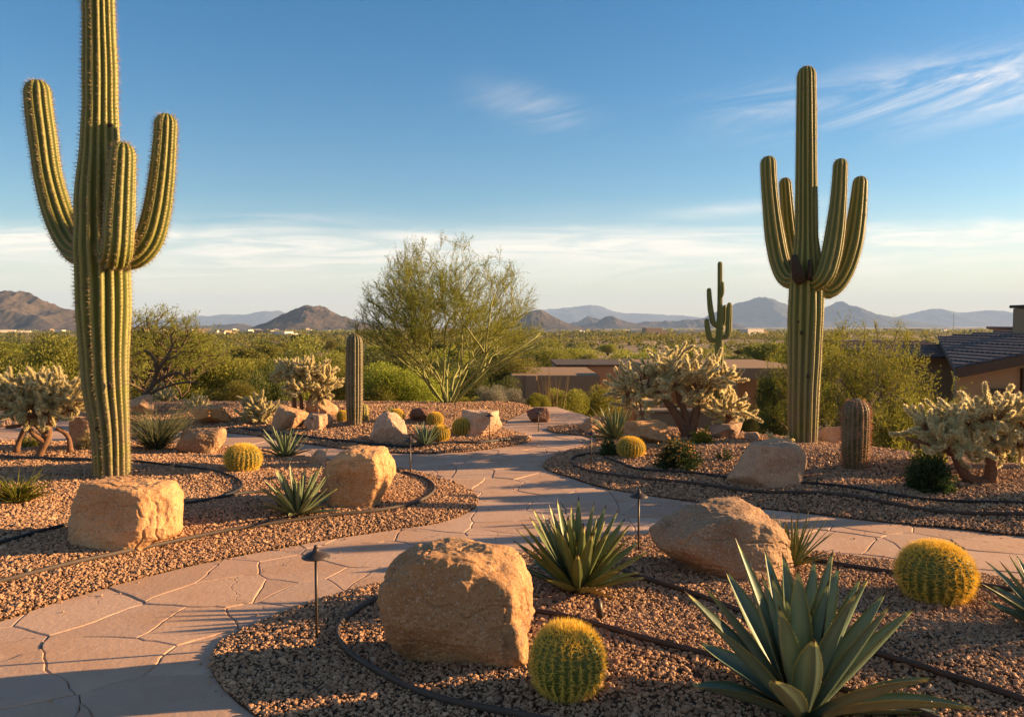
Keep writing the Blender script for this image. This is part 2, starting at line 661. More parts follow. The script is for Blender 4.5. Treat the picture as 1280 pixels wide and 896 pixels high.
def m_agave(name, dark, light, margin):
    m, t = material(name)
    e = attr(t, 'edge')
    co = obj_co(t)
    c = t.mix(t.noise(co, 5, 4), dark, light)
    c = t.mix(t.m('MULTIPLY', island(t), 0.4), c, light)
    c = t.mix(t.smooth(e, 0.90, 1.0), c, margin)
    c = t.mix(t.smooth(e, 1.3, 1.6), c, (.055, .03, .02))
    c = t.mix(t.m('MULTIPLY', t.smooth(t.noise(co, 22, 4, .6), .60, .72), 0.35), c, (.30, .24, .12))
    nn = t.bump(t.noise(t.comb(t.m('MULTIPLY', t.sep(co)[0], 1), t.m('MULTIPLY', t.sep(co)[1], 1), t.sep(co)[2]), 60, 3), 0.12, 0.006)
    return finish(m, t, c, 0.45, nn, 0.4, 0.16, (.35, .38, .08, 1))


def m_terrain():
    m, t = material('desert_soil')
    co = obj_co(t)
    n1 = t.noise(co, 0.02, 6, 0.6)
    n2 = t.noise(co, 0.35, 5, 0.6)
    c = t.mix(n2, (.20, .14, .085), (.34, .235, .15))
    c = t.mix(t.smooth(n1, 0.42, 0.60), c, (.13, .12, .05))
    n3 = t.noise(co, 0.004, 5, 0.6)
    c = t.mix(t.m('MULTIPLY', t.smooth(n3, 0.46, 0.58), 0.85), c, (.40, .29, .19))
    nn = t.bump(t.noise(co, 6, 5, 0.7), 0.8, 0.05)
    return finish(m, t, c, 0.95, nn, 0.1)


def m_hill(name, a, b):
    m, t = material(name)
    co = obj_co(t)
    n1 = t.noise(co, 0.010, 8, 0.75)
    n2 = t.noise(co, 0.11, 5, 0.8)
    c = t.mix(t.smooth(n1, 0.35, 0.65), a, b)
    c = t.mix(t.m('MULTIPLY', t.smooth(n2, 0.50, 0.58), 0.75), c, (.035, .036, .016))
    return finish(m, t, c, 0.95, None, 0.1)


def m_stucco(name, col):
    m, t = material(name)
    co = obj_co(t)
    c = t.mix(t.noise(co, 1.5, 5), tuple(x * 0.85 for x in col), tuple(x * 1.1 for x in col))
    nn = t.bump(t.noise(co, 40, 4), 0.3, 0.01)
    return finish(m, t, c, 0.9, nn, 0.15)


PEB, BED, FLAG, JOINT = m_pebble(), m_bed(), m_flag(), m_joint()
GRAN = m_granite('tan_granite', (0.400, 0.211, 0.095), (0.529, 0.302, 0.147), (0.356, 0.162, 0.063))
GRAN2 = m_granite('pinkish_granite', (0.432, 0.248, 0.140), (0.540, 0.333, 0.196), (0.356, 0.180, 0.098))
GRAN3 = m_granite('dark_red_rock', (.15, .075, .05), (.20, .10, .07), (.10, .06, .045))
SAG = m_saguaro()
DARKSAG = m_saguaro('dark_cactus_skin', (.040, .047, .016), (.072, .076, .024), (.16, .12, .045))
SPINE = m_plain('pale_spines', (.40, .29, .16), 0.6, 0.2, 30, trans=0.3)
SPINE_R = m_plain('reddish_spines', (.42, .20, .11), 0.6, 0.25, 30, trans=0.3)
DEAD = m_plain('dead_cactus_wood', (.048, .033, .022), 0.9, 0.4, 20, bump=0.8)
GOLD = m_plain('golden_spines', (.88, .68, .16), 0.5, 0.12, 20, trans=0.5, tc=(1.0, .78, .16, 1))
BARREL = m_plain('barrel_skin', (.10, .125, .025), 0.6, 0.25, 12)
CHSKIN = m_plain('cholla_skin', (.26, .21, .09), 0.8, 0.2, 12)
CHSPINE = m_plain('cholla_spines', (.88, .75, .44), 0.55, 0.1, 20, trans=0.55, tc=(1.0, .86, .48, 1))
CHWOOD = m_plain('cholla_bark', (.17, .085, .045), 0.95, 0.45, 25, bump=1.0)
PVBARK = m_plain('green_bark', (.20, .20, .06), 0.75, 0.3, 10, bump=0.4)
BARK = m_plain('dark_bark', (.10, .065, .04), 0.95, 0.35, 14, bump=0.9)
L_PV = m_leaf('palo_verde_leaf', (.19, .205, .024), (.37, .365, .052), 0.5)
L_OLIVE = m_leaf('olive_leaf', (.14, .14, .022), (.30, .275, .05), 0.4)
L_GREEN = m_leaf('green_leaf', (.06, .072, .016), (.16, .16, .04), 0.35)
L_YEL = m_leaf('yellow_green_leaf', (.16, .18, .02), (.36, .34, .05), 0.45)
L_GREY = m_leaf('grey_leaf', (.20, .18, .13), (.34, .31, .23), 0.3)
L_DARK = m_leaf('dark_leaf', (.022, .045, .014), (.075, .11, .03), 0.3)
L_TAN = m_leaf('dry_grass_blade', (.34, .25, .11), (.52, .41, .20), 0.4)
L_SPOON = m_leaf('grey_green_blade', (.13, .15, .07), (.28, .28, .15), 0.3)
AG_BLUE = m_agave('blue_agave_leaf', (.095, .145, .095), (.165, .225, .150), (.46, .44, .16))
AG_GREEN = m_agave('green_agave_leaf', (.085, .12, .035), (.19, .215, .075), (.48, .43, .15))
AG_PALE = m_agave('pale_agave_leaf', (.13, .17, .09), (.22, .26, .14), (.40, .38, .16))
STEEL = m_plain('rusty_dark_steel', (.055, .036, .026), 0.65, 0.4, 12, spec=0.4)
HOSE = m_plain('black_rubber', (.018, .016, .015), 0.6, 0.2, 12, spec=0.4)
BRONZE = m_plain('dark_bronze', (.06, .042, .032), 0.45, 0.3, 20, spec=0.5, metal=0.4)
TERR = m_terrain()
HILL = m_hill('dark_hill_rock', (.050, .039, .032), (.110, .080, .060))
MOUNT = m_hill('mountain_rock', (.055, .055, .06), (.085, .085, .09))
STUCCO = m_stucco('brown_stucco', (.28, .18, .105))
STUCCO2 = m_stucco('tan_stucco', (.33, .225, .135))
PALE = m_stucco('pale_stucco', (.62, .52, .42))
DARKGLASS = m_plain('dark_glass', (.02, .02, .022), 0.15, 0.1, 3, spec=0.5)
WOOD = m_plain('dark_timber', (.07, .045, .03), 0.8, 0.3, 6)

# ------------------------------------------------------------------ ground plan
def gp(pts):
    return np.array([on_plane(x, y)[:2] for x, y in pts])


EDGE_X = np.array([-60, -14, 0.9, 1.8, 3.0, 3.7, 4.74, 5.35, 5.8, 8.0, 12, 60.])
EDGE_Y = np.array([16.5, 16.5, 16.3, 13.4, 12.4, 11.9, 10.8, 9.9, 9.4, 8.0, 6.0, 6.0])


def yedge(x):
    return np.interp(x, EDGE_X, EDGE_Y)


ZE = np.array([-1e6, 0.0, 0.8, 2.5, 5.5, 12, 95, 285, 645, 2500, 10000, 40000.])
ZZ = np.array([-.07, -.07, -.35, -1.35, -2.4, -3.0, -4.6, -6.6, -9.6, -27, -58, -62.])


def terrain_z(x, y):
    x = np.atleast_1d(np.asarray(x, float)); y = np.atleast_1d(np.asarray(y, float))
    e = y - yedge(x)
    z = np.interp(e, ZE, ZZ)
    amp = np.clip((e - 1) * 0.02, 0, 1.0)
    nn = fbm(np.stack([x * 0.02, y * 0.02, x * 0], 1), 3, 5) * np.clip(e * 0.004, 0, 1.3)
    return z + nn + amp * 0.25 * vnoise(np.stack([x * 0.3, y * 0.3, x * 0], 1), 9)


front_px = [(420, 985), (345, 915), (300, 882), (270, 850), (263, 826), (275, 804), (300, 790), (340, 772), (395, 752), (470, 731), (560, 712), (650, 693),
            (763, 673), (820, 669), (900, 675), (1010, 690), (1119, 703), (1231, 719), (1290, 729)]
front = np.concatenate([gp(front_px), [(4.6, 4.75), (7.5, 3.9), (8.5, 2.0), (7.0, 0.2), (1.5, 0.6), (-0.1, 1.3)]])
left_px = [(0, 776), (52, 758), (147, 731), (258, 703), (397, 677), (500, 661), (548, 654), (587, 639), (598, 627), (587, 613), (556, 600), (529, 592), (501, 586),
           (430, 577), (390, 573), (330, 563), (285, 558), (200, 555), (100, 553), (0, 552), (-200, 552)]
left = np.concatenate([gp(left_px), [(-12, 10.0), (-12.5, 6.0), (-8, 3.6), (-4.5, 3.75)]])
right_px = [(679, 580), (685, 588), (712, 597), (751, 609), (790, 617), (884, 629), (1010, 642), (1100, 653), (1194, 661), (1290, 671)]
right_back = [(8.6, 5.8), (9.0, 7.2), (7.4, 8.7), (5.9, 9.55), (5.4, 10.05), (4.75, 10.95), (3.75, 12.0), (3.0, 12.5), (1.9, 13.5), (1.55, 14.3)]
right_px2 = [(735, 531), (700, 533), (684, 537), (700, 542), (742, 547), (738, 556), (700, 567)]
right = np.concatenate([gp(right_px), right_back, gp(right_px2)])
back_px = [(-260, 505), (0, 517), (60, 521), (150, 531), (217, 538), (280, 541), (330, 546), (390, 556), (470, 565), (540, 567), (600, 563), (655, 554), (664, 548), (648, 542), (628, 536), (632, 528)]
back = np.concatenate([gp(back_px), [(0.2, 16.5), (-2, 16.9), (-8, 17.0), (-15, 17.0)]])
BEDS = {}
for nm, pl, H, Ls in (('front', front, .07, .8), ('left', left, .10, 1.0), ('right', right, .26, 1.5), ('back', back, .16, 1.2)):
    BEDS[nm] = (catmull(pl, True, 0.10), H, Ls)


def hz(x, y):
    """height of the garden surface"""
    x = np.atleast_1d(np.asarray(x, float)); y = np.atleast_1d(np.asarray(y, float))
    p = np.stack([x, y], 1)
    z = np.where(y > yedge(x) - 0.1, terrain_z(x, y), 0.0)
    for poly, H, Ls in BEDS.values():
        ins = in_poly(p, poly)
        if ins.any():
            d = poly_dist(p[ins], poly)
            n3 = np.stack([x[ins] * 1.3, y[ins] * 1.3, 0 * x[ins]], 1)
            z[ins] = 0.012 + H * (1 - np.exp(-d / Ls)) + 0.035 * vnoise(n3, 3) * (1 - np.exp(-d / .4))
    return z


def on_ground(px, py):
    z = 0.0
    for _ in range(5):
        p = on_plane(px, py, z)
        z = float(hz(p[0], p[1])[0])
    p[2] = z
    return p


# ground: one sheet to the horizon
ang = np.linspace(0, 2 * math.pi, 420, endpoint=False)
rad = np.concatenate([np.linspace(0.4, 32, 120), np.geomspace(32.5, 17000, 120)])
RR, AA = np.meshgrid(rad, ang, indexing='ij')
gx, gy = (RR * np.sin(AA)).ravel(), (RR * np.cos(AA)).ravel()
gz = terrain_z(gx, gy)
mb = MB()
na = len(ang)
i = np.arange(len(rad) - 1)[:, None] * na
j = np.arange(na)[None, :]
q = np.stack([i + j, i + (j + 1) % na, i + na + (j + 1) % na, i + na + j], -1).reshape(-1, 4)[:, ::-1]
Vg = np.concatenate([np.stack([gx, gy, gz], 1), [[0, 0, -.07]]])
mb.add(Vg, [q, np.stack([(np.arange(na) + 1) % na, np.arange(na), np.full(na, len(Vg) - 1)], 1)[:, ::-1]])
tag(mb.build('ground', TERR), kind='structure')

# path: flagstones cut from irregular cells, laid over joint sand
rng = np.random.default_rng(11)
xs = np.linspace(8.8, 0.9, 24)
paved = [(-14, -1.5), (9, -1.5), (9, 6.2)] + [(x, yedge(x) - 0.25) for x in xs] + [(0.3, 16.0), (-14, 16.0)]
paved = np.array(paved)
seeds = []
for ix in range(-29, 20):
    for iy in range(-5, 39):
        if rng.random() < 0.13:
            continue
        seeds.append((ix * 0.50 + 0.25 * (iy % 2) + rng.uniform(-.33, .33), iy * 0.42 + rng.uniform(-.29, .29)))
seeds = np.array(seeds)
wts = rng.uniform(0, 0.11, len(seeds))


def clip_poly(poly, n, d):
    out = []
    m_ = len(poly)
    for k in range(m_):
        a, b = poly[k], poly[(k + 1) % m_]
        da, db = a[0] * n[0] + a[1] * n[1] - d, b[0] * n[0] + b[1] * n[1] - d
        if da <= 0:
            out.append(a)
        if (da < 0 < db) or (db < 0 < da):
            t = da / (da - db)
            out.append((a[0] + t * (b[0] - a[0]), a[1] + t * (b[1] - a[1])))
    return out


def warp(P):
    P = np.asarray(P, float)
    q3 = np.stack([P[:, 0] * 2.3, P[:, 1] * 2.3, P[:, 0] * 0], 1)
    q4 = q3 * 3.7
    return P + 0.040 * np.stack([vnoise(q3, 41), vnoise(q3, 42)], 1) + 0.017 * np.stack([vnoise(q4, 43), vnoise(q4, 44)], 1)


mb = MB()
for k, s in enumerate(seeds):
    dd = seeds - s
    dist = np.hypot(dd[:, 0], dd[:, 1])
    near = np.argsort(dist)[1:26]
    cell = [(s[0] - 1.4, s[1] - 1.4), (s[0] + 1.4, s[1] - 1.4), (s[0] + 1.4, s[1] + 1.4), (s[0] - 1.4, s[1] + 1.4)]
    planes = []
    for q_ in near:
        v = dd[q_]; L = dist[q_]
        n = v / L
        off = (L * L + wts[k] - wts[q_]) / (2 * L) - 0.0018
        planes.append((n, n @ s + off))
    for n, d in planes:
        cell = clip_poly(cell, n, d)
        if len(cell) < 3:
            break
    if len(cell) < 3:
        continue
    ca = np.array(cell)
    skip = False
    for poly, H, Ls in BEDS.values():
        if in_poly(ca, poly).all() and poly_dist(ca, poly).min() > 0.15:
            skip = True
    if skip:
        continue
    if not in_poly(ca, paved).all():
        cell = [tuple(p) for p in paved]
        for n, d in planes:
            cell = clip_poly(cell, n, d)
            if len(cell) < 3:
                break
        if len(cell) < 3:
            continue
        ca = np.array(cell)
    pts = []
    for a, b in zip(ca, np.roll(ca, -1, 0)):
        L = np.linalg.norm(b - a)
        if L < 1e-4:
            continue
        kk = max(1, int(L / 0.07))
        for j_ in range(kk):
            pts.append(a + (b - a) * j_ / kk)
    if len(pts) < 3:
        continue
    P = warp(np.array(pts))
    c = P.mean(0)
    dv = c - P
    ln = np.linalg.norm(dv, axis=1)[:, None] + 1e-9
    tilt = rng.normal(0, 0.004, 2)
    z0 = rng.uniform(-.003, .003)
    def zt(Q):
        return z0 + (Q - c) @ tilt
    inn = P + dv / ln * 0.010
    inn2 = P + dv / ln * 0.004
    n_ = len(P)
    V = np.concatenate([np.c_[inn, zt(inn)], np.c_[inn2, zt(inn2) - .002], np.c_[P, zt(P) - .007], np.c_[P, np.full(n_, -.04)]])
    a = np.arange(n_); b = (a + 1) % n_
    qs = [np.stack([r_ * n_ + b, r_ * n_ + a, (r_ + 1) * n_ + a, (r_ + 1) * n_ + b], 1) for r_ in range(3)]
    mb.add(V, [np.arange(n_).reshape(1, -1)] + qs, 0)
base = np.c_[paved, np.full(len(paved), -.022)]
mb.add(base, [np.arange(len(base)).reshape(1, -1)], 1)
tag(mb.build('path', [FLAG, JOINT], smooth=False), kind='structure')

# gravel beds: mounded sheets, and the loose stones on them
def gravel_nodes():
    g = bpy.data.node_groups.new('scatter_pebbles', 'GeometryNodeTree')
    g.interface.new_socket('Geometry', in_out='INPUT', socket_type='NodeSocketGeometry')
    g.interface.new_socket('Geometry', in_out='OUTPUT', socket_type='NodeSocketGeometry')
    N = g.nodes.new; Lk = g.links.new
    gi, go = N('NodeGroupInput'), N('NodeGroupOutput')
    ico = N('GeometryNodeMeshIcoSphere'); ico.inputs['Radius'].default_value = 1.0; ico.inputs['Subdivisions'].default_value = 2
    nz = N('ShaderNodeTexNoise'); nz.inputs['Scale'].default_value = 1.1; nz.inputs['Detail'].default_value = 1
    sub = N('ShaderNodeVectorMath'); sub.operation = 'SUBTRACT'; sub.inputs[1].default_value = (.5, .5, .5)
    mul = N('ShaderNodeVectorMath'); mul.operation = 'SCALE'; mul.inputs['Scale'].default_value = 1.3
    sp = N('GeometryNodeSetPosition')
    Lk(ico.outputs['Mesh'], sp.inputs['Geometry']); Lk(nz.outputs['Color'], sub.inputs[0]); Lk(sub.outputs[0], mul.inputs[0]); Lk(mul.outputs[0], sp.inputs['Offset'])
    sm = N('GeometryNodeSetMaterial'); sm.inputs['Material'].default_value = PEB
    Lk(sp.outputs[0], sm.inputs['Geometry'])
    iop = N('GeometryNodeInstanceOnPoints')
    Lk(gi.outputs[0], iop.inputs['Points']); Lk(sm.outputs[0], iop.inputs['Instance'])
    rot = N('FunctionNodeRandomValue'); rot.data_type = 'FLOAT_VECTOR'
    rot.inputs[0].default_value = (-.5, -.5, 0); rot.inputs[1].default_value = (.5, .5, 6.28)
    sz = N('GeometryNodeInputNamedAttribute'); sz.data_type = 'FLOAT'; sz.inputs['Name'].default_value = 'size'
    sv = N('FunctionNodeRandomValue'); sv.data_type = 'FLOAT_VECTOR'
    sv.inputs[0].default_value = (.75, .6, .45); sv.inputs[1].default_value = (1.2, 1.0, .8); sv.inputs['Seed'].default_value = 5
    ms = N('ShaderNodeVectorMath'); ms.operation = 'SCALE'
    Lk(sv.outputs[0], ms.inputs[0]); Lk(sz.outputs['Attribute'], ms.inputs['Scale'])
    Lk(rot.outputs[0], iop.inputs['Rotation']); Lk(ms.outputs[0], iop.inputs['Scale'])
    Lk(iop.outputs[0], go.inputs[0])
    return g


GN = gravel_nodes()
for nm, (poly, H, Ls) in BEDS.items():
    lo, hi = poly.min(0), poly.max(0)
    st = 0.16
    X, Y = np.meshgrid(np.arange(lo[0], hi[0], st), np.arange(lo[1], hi[1], st))
    G = np.stack([X.ravel(), Y.ravel()], 1) + rng.uniform(-.02, .02, (X.size, 2))
    G = G[in_poly(G, poly)]
    G = G[poly_dist(G, poly) > 0.06]
    allp = [Vector(p) for p in np.concatenate([poly, G])]
    n = len(poly)
    res = delaunay_2d_cdt(allp, [(a, (a + 1) % n) for a in range(n)], [], 1, 1e-5)
    V2 = np.array([tuple(v) for v in res[0]])
    ins = in_poly(V2, poly)
    z = hz(V2[:, 0], V2[:, 1])
    z = np.where(z < 0.012, 0.012, z)
    mb = MB()
    mb.add(np.c_[V2, z], np.array([f for f in res[2] if len(f) == 3]))
    sk = np.concatenate([np.c_[poly, np.full(n, .012)], np.c_[poly, np.full(n, -.3)]])
    a = np.arange(n); b = (a + 1) % n
    mb.add(sk, np.stack([a, b, b + n, a + n], 1))
    tag(mb.build('gravel_bed', BED), kind='structure')
    # loose stones
    area = (hi - lo).prod()
    cand = rng.uniform(lo, hi, (int(area * 5800), 2))
    cand = cand[in_poly(cand, poly)]
    vis = (np.abs(cand[:, 0]) < cand[:, 1] * 0.64 + 0.9) & (cand[:, 1] > 1.6)
    cand = cand[vis]
    dist = np.hypot(cand[:, 0], cand[:, 1])
    keep = rng.random(len(cand)) < np.clip((6.0 / dist) ** 1.3, 0.22, 1.0)
    cand = cand[keep]; dist = dist[keep]
    size = np.clip(rng.lognormal(math.log(.0070), .34, len(cand)), .0035, .018) * np.clip((dist / 6.0) ** 0.6, 1, 1.6) * np.where(rng.random(len(cand)) < .05, 1.5, 1.0)
    cz = hz(cand[:, 0], cand[:, 1])
    me = bpy.data.meshes.new('gravel')
    me.vertices.add(len(cand))
    me.vertices.foreach_set('co', np.c_[cand, cz + size * 0.25].astype(np.float32).ravel())
    at = me.attributes.new('size', 'FLOAT', 'POINT')
    at.data.foreach_set('value', size.astype(np.float32))
    me.materials.append(PEB)
    o = link(bpy.data.objects.new('gravel', me))
    md = o.modifiers.new('scatter', 'NODES'); md.node_group = GN
    tag(o, 'loose tan and brown landscape gravel covering the planting bed', 'gravel', kind='stuff')

cand = rng.uniform((-5, 1.8), (6, 10), (60000, 2))
mind = np.full(len(cand), 9.0)
for poly, H, Ls in BEDS.values():
    mind = np.minimum(mind, np.where(in_poly(cand, poly), -1, poly_dist(cand, poly)))
keep = (mind > 0) & (rng.random(len(cand)) < .35 * np.exp(-mind / .035) + .004) & (np.abs(cand[:, 0]) < cand[:, 1] * .64 + .9)
cand = cand[keep]
size = rng.uniform(.004, .010, len(cand))
me = bpy.data.meshes.new('stray_gravel')
me.vertices.add(len(cand))
me.vertices.foreach_set('co', np.c_[cand, size * .4].astype(np.float32).ravel())
at = me.attributes.new('size', 'FLOAT', 'POINT'); at.data.foreach_set('value', size.astype(np.float32))
me.materials.append(PEB)
o = link(bpy.data.objects.new('stray_gravel', me))
md = o.modifiers.new('scatter', 'NODES'); md.node_group = GN
tag(o, 'stray gravel stones spilled onto the flagstone path', 'gravel', kind='stuff')

# hills and mountains
def hill(name, mat, D, prof, depth, seed, rough=0.20, nx=240, ny=110, ridge=1.0):
    """heightfield whose skyline follows a list of (pixel x, pixel y) at distance D"""
    prof = np.array(prof, float)
    u = np.linspace(0, 1, nx); v = np.linspace(-1, 1, ny)
    px = prof[0, 0] + (prof[-1, 0] - prof[0, 0]) * u
    top = np.interp(px, prof[:, 0], prof[:, 1])
    # smooth
    kern = np.hanning(7); kern /= kern.sum()
    top = np.convolve(np.pad(top, 3, 'edge'), kern, 'valid')
    hgt = (403 - top) / F * D + EYE
    base = -70.0 if D > 5000 else -34.0
    X = (px - 640) / F * D
    XX, VV = np.meshgrid(X, v, indexing='ij')
    HH = np.repeat((hgt - base)[:, None], ny, 1)
    YY = D + VV * depth
    fall = np.clip(1 - np.abs(VV) ** 1.25, 0, 1)
    Pn = np.stack([XX.ravel(), YY.ravel(), np.zeros(XX.size)], 1) / (depth * 0.45)
    rg = (ridged(Pn, 5, seed) - 0.9).reshape(XX.shape)
    ends = np.clip(np.minimum(np.arange(nx), nx - 1 - np.arange(nx)) / 6.0, 0, 1)[:, None]
    env = fall * (1 - 0.5 * fall) * 2
    Z = base + HH * fall + rough * HH * rg * env * ridge * 0.8 + HH * 0.03 * fbm(Pn * 6, 3, seed + 3).reshape(XX.shape) * fall
    Z += HH * 0.020 * fbm(Pn * 17, 3, seed + 5).reshape(XX.shape) * fall
    Z = base + (Z - base) * ends
    mb = MB()
    a = (np.arange(nx - 1)[:, None] * ny + np.arange(ny - 1)[None, :])
    q = np.stack([a, a + ny, a + ny + 1, a + 1], -1).reshape(-1, 4)
    mb.add(np.stack([XX.ravel(), YY.ravel(), Z.ravel()], 1), q)
    return tag(mb.build(name, mat), kind='structure')


hill('hill', HILL, 2300, [(-150, 414), (-100, 400), (-50, 380), (0, 370), (14, 366), (26, 367), (45, 375), (70, 385), (84, 388), (98, 395), (120, 402), (150, 408), (200, 413)], 330, 3)
hill('hill', HILL, 2600, [(270, 417), (320, 411), (345, 400), (370, 386), (384, 382), (396, 382), (415, 389), (440, 399), (470, 408), (520, 416)], 300, 8)
hill('hill', HILL, 3300, [(590, 414), (630, 404), (652, 393), (664, 388), (674, 388), (690, 396), (712, 404), (745, 411)], 320, 12)
hill('hill', HILL, 4800, [(720, 408), (745, 402), (757, 396), (765, 395), (775, 400), (790, 404), (815, 408)], 260, 16)
hill('hill', HILL, 6500, [(700, 407), (722, 402), (735, 397), (748, 397), (760, 402), (780, 407)], 300, 18)
hill('hill', HILL, 6000, [(780, 407), (800, 403), (815, 401), (840, 402), (880, 399), (905, 402), (930, 407)], 300, 19)
hill('hill', HILL, 4500, [(150, 411), (185, 407), (230, 408), (280, 406), (300, 404), (325, 409), (350, 411)], 250, 21)
hill('mountain', MOUNT, 9000, [(850, 407), (880, 398), (905, 386), (922, 377), (938, 373), (950, 370), (962, 374), (980, 383), (1000, 390), (1018, 386), (1035, 380), (1050, 378), (1065, 381), (1085, 389), (1110, 397), (1135, 402), (1160, 406)], 1100, 23, 0.16, 200)
hill('mountain', MOUNT, 14500, [(600, 406), (640, 396), (670, 388), (700, 386), (722, 384), (737, 382), (752, 385), (775, 390), (800, 391), (830, 394), (860, 395), (900, 400), (950, 406)], 1500, 29, 0.12, 220)
hill('mountain', MOUNT, 13500, [(60, 406), (150, 402), (215, 399), (245, 394), (262, 395), (290, 391), (310, 393), (335, 388), (348, 387), (362, 391), (400, 396), (450, 400), (520, 407)], 1500, 31, 0.13, 220)
hill('mountain', MOUNT, 13000, [(1060, 406), (1110, 398), (1140, 391), (1160, 387), (1172, 386), (1190, 391), (1215, 391), (1240, 388), (1262, 388), (1290, 392), (1330, 397), (1420, 406)], 1300, 37, 0.14, 200)

# ------------------------------------------------------------------ haze
mh, th = material('haze_air')
pv = th.n('ShaderNodeVolumePrincipled')
pv.inputs['Color'].default_value = (.40, .60, 1.0, 1)
pv.inputs['Density'].default_value = 7.0e-5
pv.inputs['Anisotropy'].default_value = 0.0
ho = th.n('ShaderNodeOutputMaterial')
th.t.links.new(pv.outputs[0], ho.inputs['Volume'])
mb = MB()
mb.box(-17500, 17500, -17500, 17500, -75, 560)
tag(mb.build('haze', mh, smooth=False), kind='stuff')

# ------------------------------------------------------------------ boulders
_ICO = {}


def ico(n):
    if n not in _ICO:
        bm = bmesh.new()
        bmesh.ops.create_icosphere(bm, subdivisions=n, radius=1.0)
        bm.verts.ensure_lookup_table()
        V = np.array([v.co[:] for v in bm.verts]); Fc = np.array([[v.index for v in f.verts] for f in bm.faces])
        bm.free()
        _ICO[n] = (V, Fc)
    return _ICO[n]


def boulder(label, x0, x1, ytop, ybase, seed, mat=None, lvl=6, dr=0.8, planes=(), n=14, soft=28.0, rot=0.0, name='boulder', rough=1.0):
    P = on_ground((x0 + x1) / 2, ybase)
    s = depth_of(P) / F
    wd, h = (x1 - x0) * s, (ybase - ytop) * s
    dp = wd * dr
    h = max(h - 0.10 * dp * min(1.0, 2.0 / depth_of(P) * 2), h * 0.8)
    rg = np.random.default_rng(seed)
    V, Fc = ico(lvl)
    pn = [(unit(np.array(a[:3], float)), a[3]) for a in planes]
    for _ in range(n):
        d = unit(rg.normal(size=3)); d[2] *= 0.8; d = unit(d)
        pn.append((d, rg.uniform(.74, 1.0)))
    pn.append((unit(np.array([rg.normal() * .12, rg.normal() * .12, 1.0])), .78))
    inv = np.zeros(len(V))
    for d, hh in pn:
        c = np.clip(V @ d, 0.02, None) / hh
        inv += c ** soft
    r = (inv + 0.6 ** soft) ** (-1 / soft)
    Q = V * r[:, None]
    nz = 0.060 * fbm(Q * 1.5 + seed * 3.1, 2, seed) + 0.020 * ridged(Q * 1.9 + seed, 3, seed + 1) * rough
    nz += 0.016 * ridged(Q * 4.3 + seed * .7, 4, seed + 6) * rough
    nz += 0.008 * fbm(Q * 8 + seed, 3, seed + 2) * rough
    cv = vnoise(Q * 1.35 + seed * 7.7, seed + 9) + .25 * vnoise(Q * 6 + seed, seed + 10)
    nz -= 0.035 * np.exp(-(cv / .035) ** 2) * rough
    chips = vnoise(Q * 3.4 + seed * 1.3, seed + 12)
    nz -= 0.022 * np.clip((chips - .25) / .12, 0, 1) * rough
    if lvl >= 6:
        nz += 0.004 * fbm(Q * 30 + seed, 3, seed + 4) * rough
    Q = Q + V * nz[:, None]
    mn, mx = Q.min(0), Q.max(0)
    Q = (Q - (mn + mx) / 2) / (mx - mn)
    Q *= np.array([wd, dp, h * 1.32])
    Q[:, 2] += h * 1.32 / 2 - h * 0.32
    mb = MB()
    mb.add(Q, Fc)
    o = mb.build(name, mat or GRAN, loc=(P[0] * (1 + dp * 0.42 / P[1]), P[1] + dp * 0.42, P[2]))
    o.rotation_euler = (0, 0, rot)
    return tag(o, label, 'boulder')


boulder('large tan granite boulder in the foreground beside the golden barrel cactus', 470, 675, 681, 836, 101, lvl=7, dr=.72,
        planes=[(1, -.12, .15, .80), (-.08, -1, .16, .76), (-.5, -.8, .25, .84), (-.75, -.1, .55, .80), (.05, -.1, 1, .76), (.55, -.3, .75, .84), (-.6, .1, .8, .84)], soft=17)
boulder('broad tan boulder with a sloping left side behind the big blue agave', 808, 990, 629, 724, 102, lvl=7, dr=.75,
        planes=[(.55, -.15, .75, .80), (-.50, -.2, .8, .74), (.1, -1, .35, .78), (.9, -.5, .1, .86), (-.9, -.3, .3, .84)], soft=17)
boulder('blocky tan boulder with a bright flat right face in front of the left saguaro', 84, 237, 598, 690, 103, lvl=7, dr=.8,
        planes=[(.94, -.42, .10, .80), (-.30, -1, .18, .70), (.1, .0, 1, .68), (-.8, .1, .5, .82), (.5, -.2, .8, .86), (1, .25, -.02, .74), (.9, 0, .45, .80)], n=9, soft=24)
boulder('upright tan boulder with a rough sunlit side between two agaves', 392, 496, 558, 634, 104, lvl=7, dr=.85,
        planes=[(.9, -.35, .2, .78), (-.2, -1, .15, .78), (-.7, 0, .7, .78), (.1, 0, 1, .80)], soft=18)
boulder('squat tan boulder with a pointed sunlit right end on the right bed', 906, 1013, 552, 613, 105, lvl=6, dr=.7,
        planes=[(.85, -.5, .25, .78), (-.1, -1, .1, .75), (0, 0, 1, .72)], n=9, soft=24, mat=GRAN)
boulder('small boulder behind the golden barrel near the right path bend', 778, 839, 526, 556, 106, planes=[(.9, -.4, .2, .8)], mat=GRAN)
boulder('rounded boulder left of the golden barrel in the left bed', 224, 286, 534, 567, 107, dr=.9, soft=10)
boulder('flat topped boulder on the far gravel beyond the side path', 233, 291, 511, 534, 148, planes=[(.7, -.6, .15, .78), (-.5, -.8, .2, .82), (0, 0, 1, .62)], n=8)
boulder('boulder partly hidden behind the spiky grey green grass clump', 160, 193, 494, 521, 109, planes=[(.8, -.3, .5, .7)])
boulder('rounded orange boulder at the left end of the island bed', 336, 385, 508, 538, 110, dr=.9, soft=12)
boulder('smaller wedge boulder just right of the rounded orange boulder', 381, 415, 516, 538, 111, mat=GRAN2)
boulder('tilted boulder under the middle cholla tree', 383, 421, 496, 521, 112, planes=[(.6, -.4, .7, .72)])
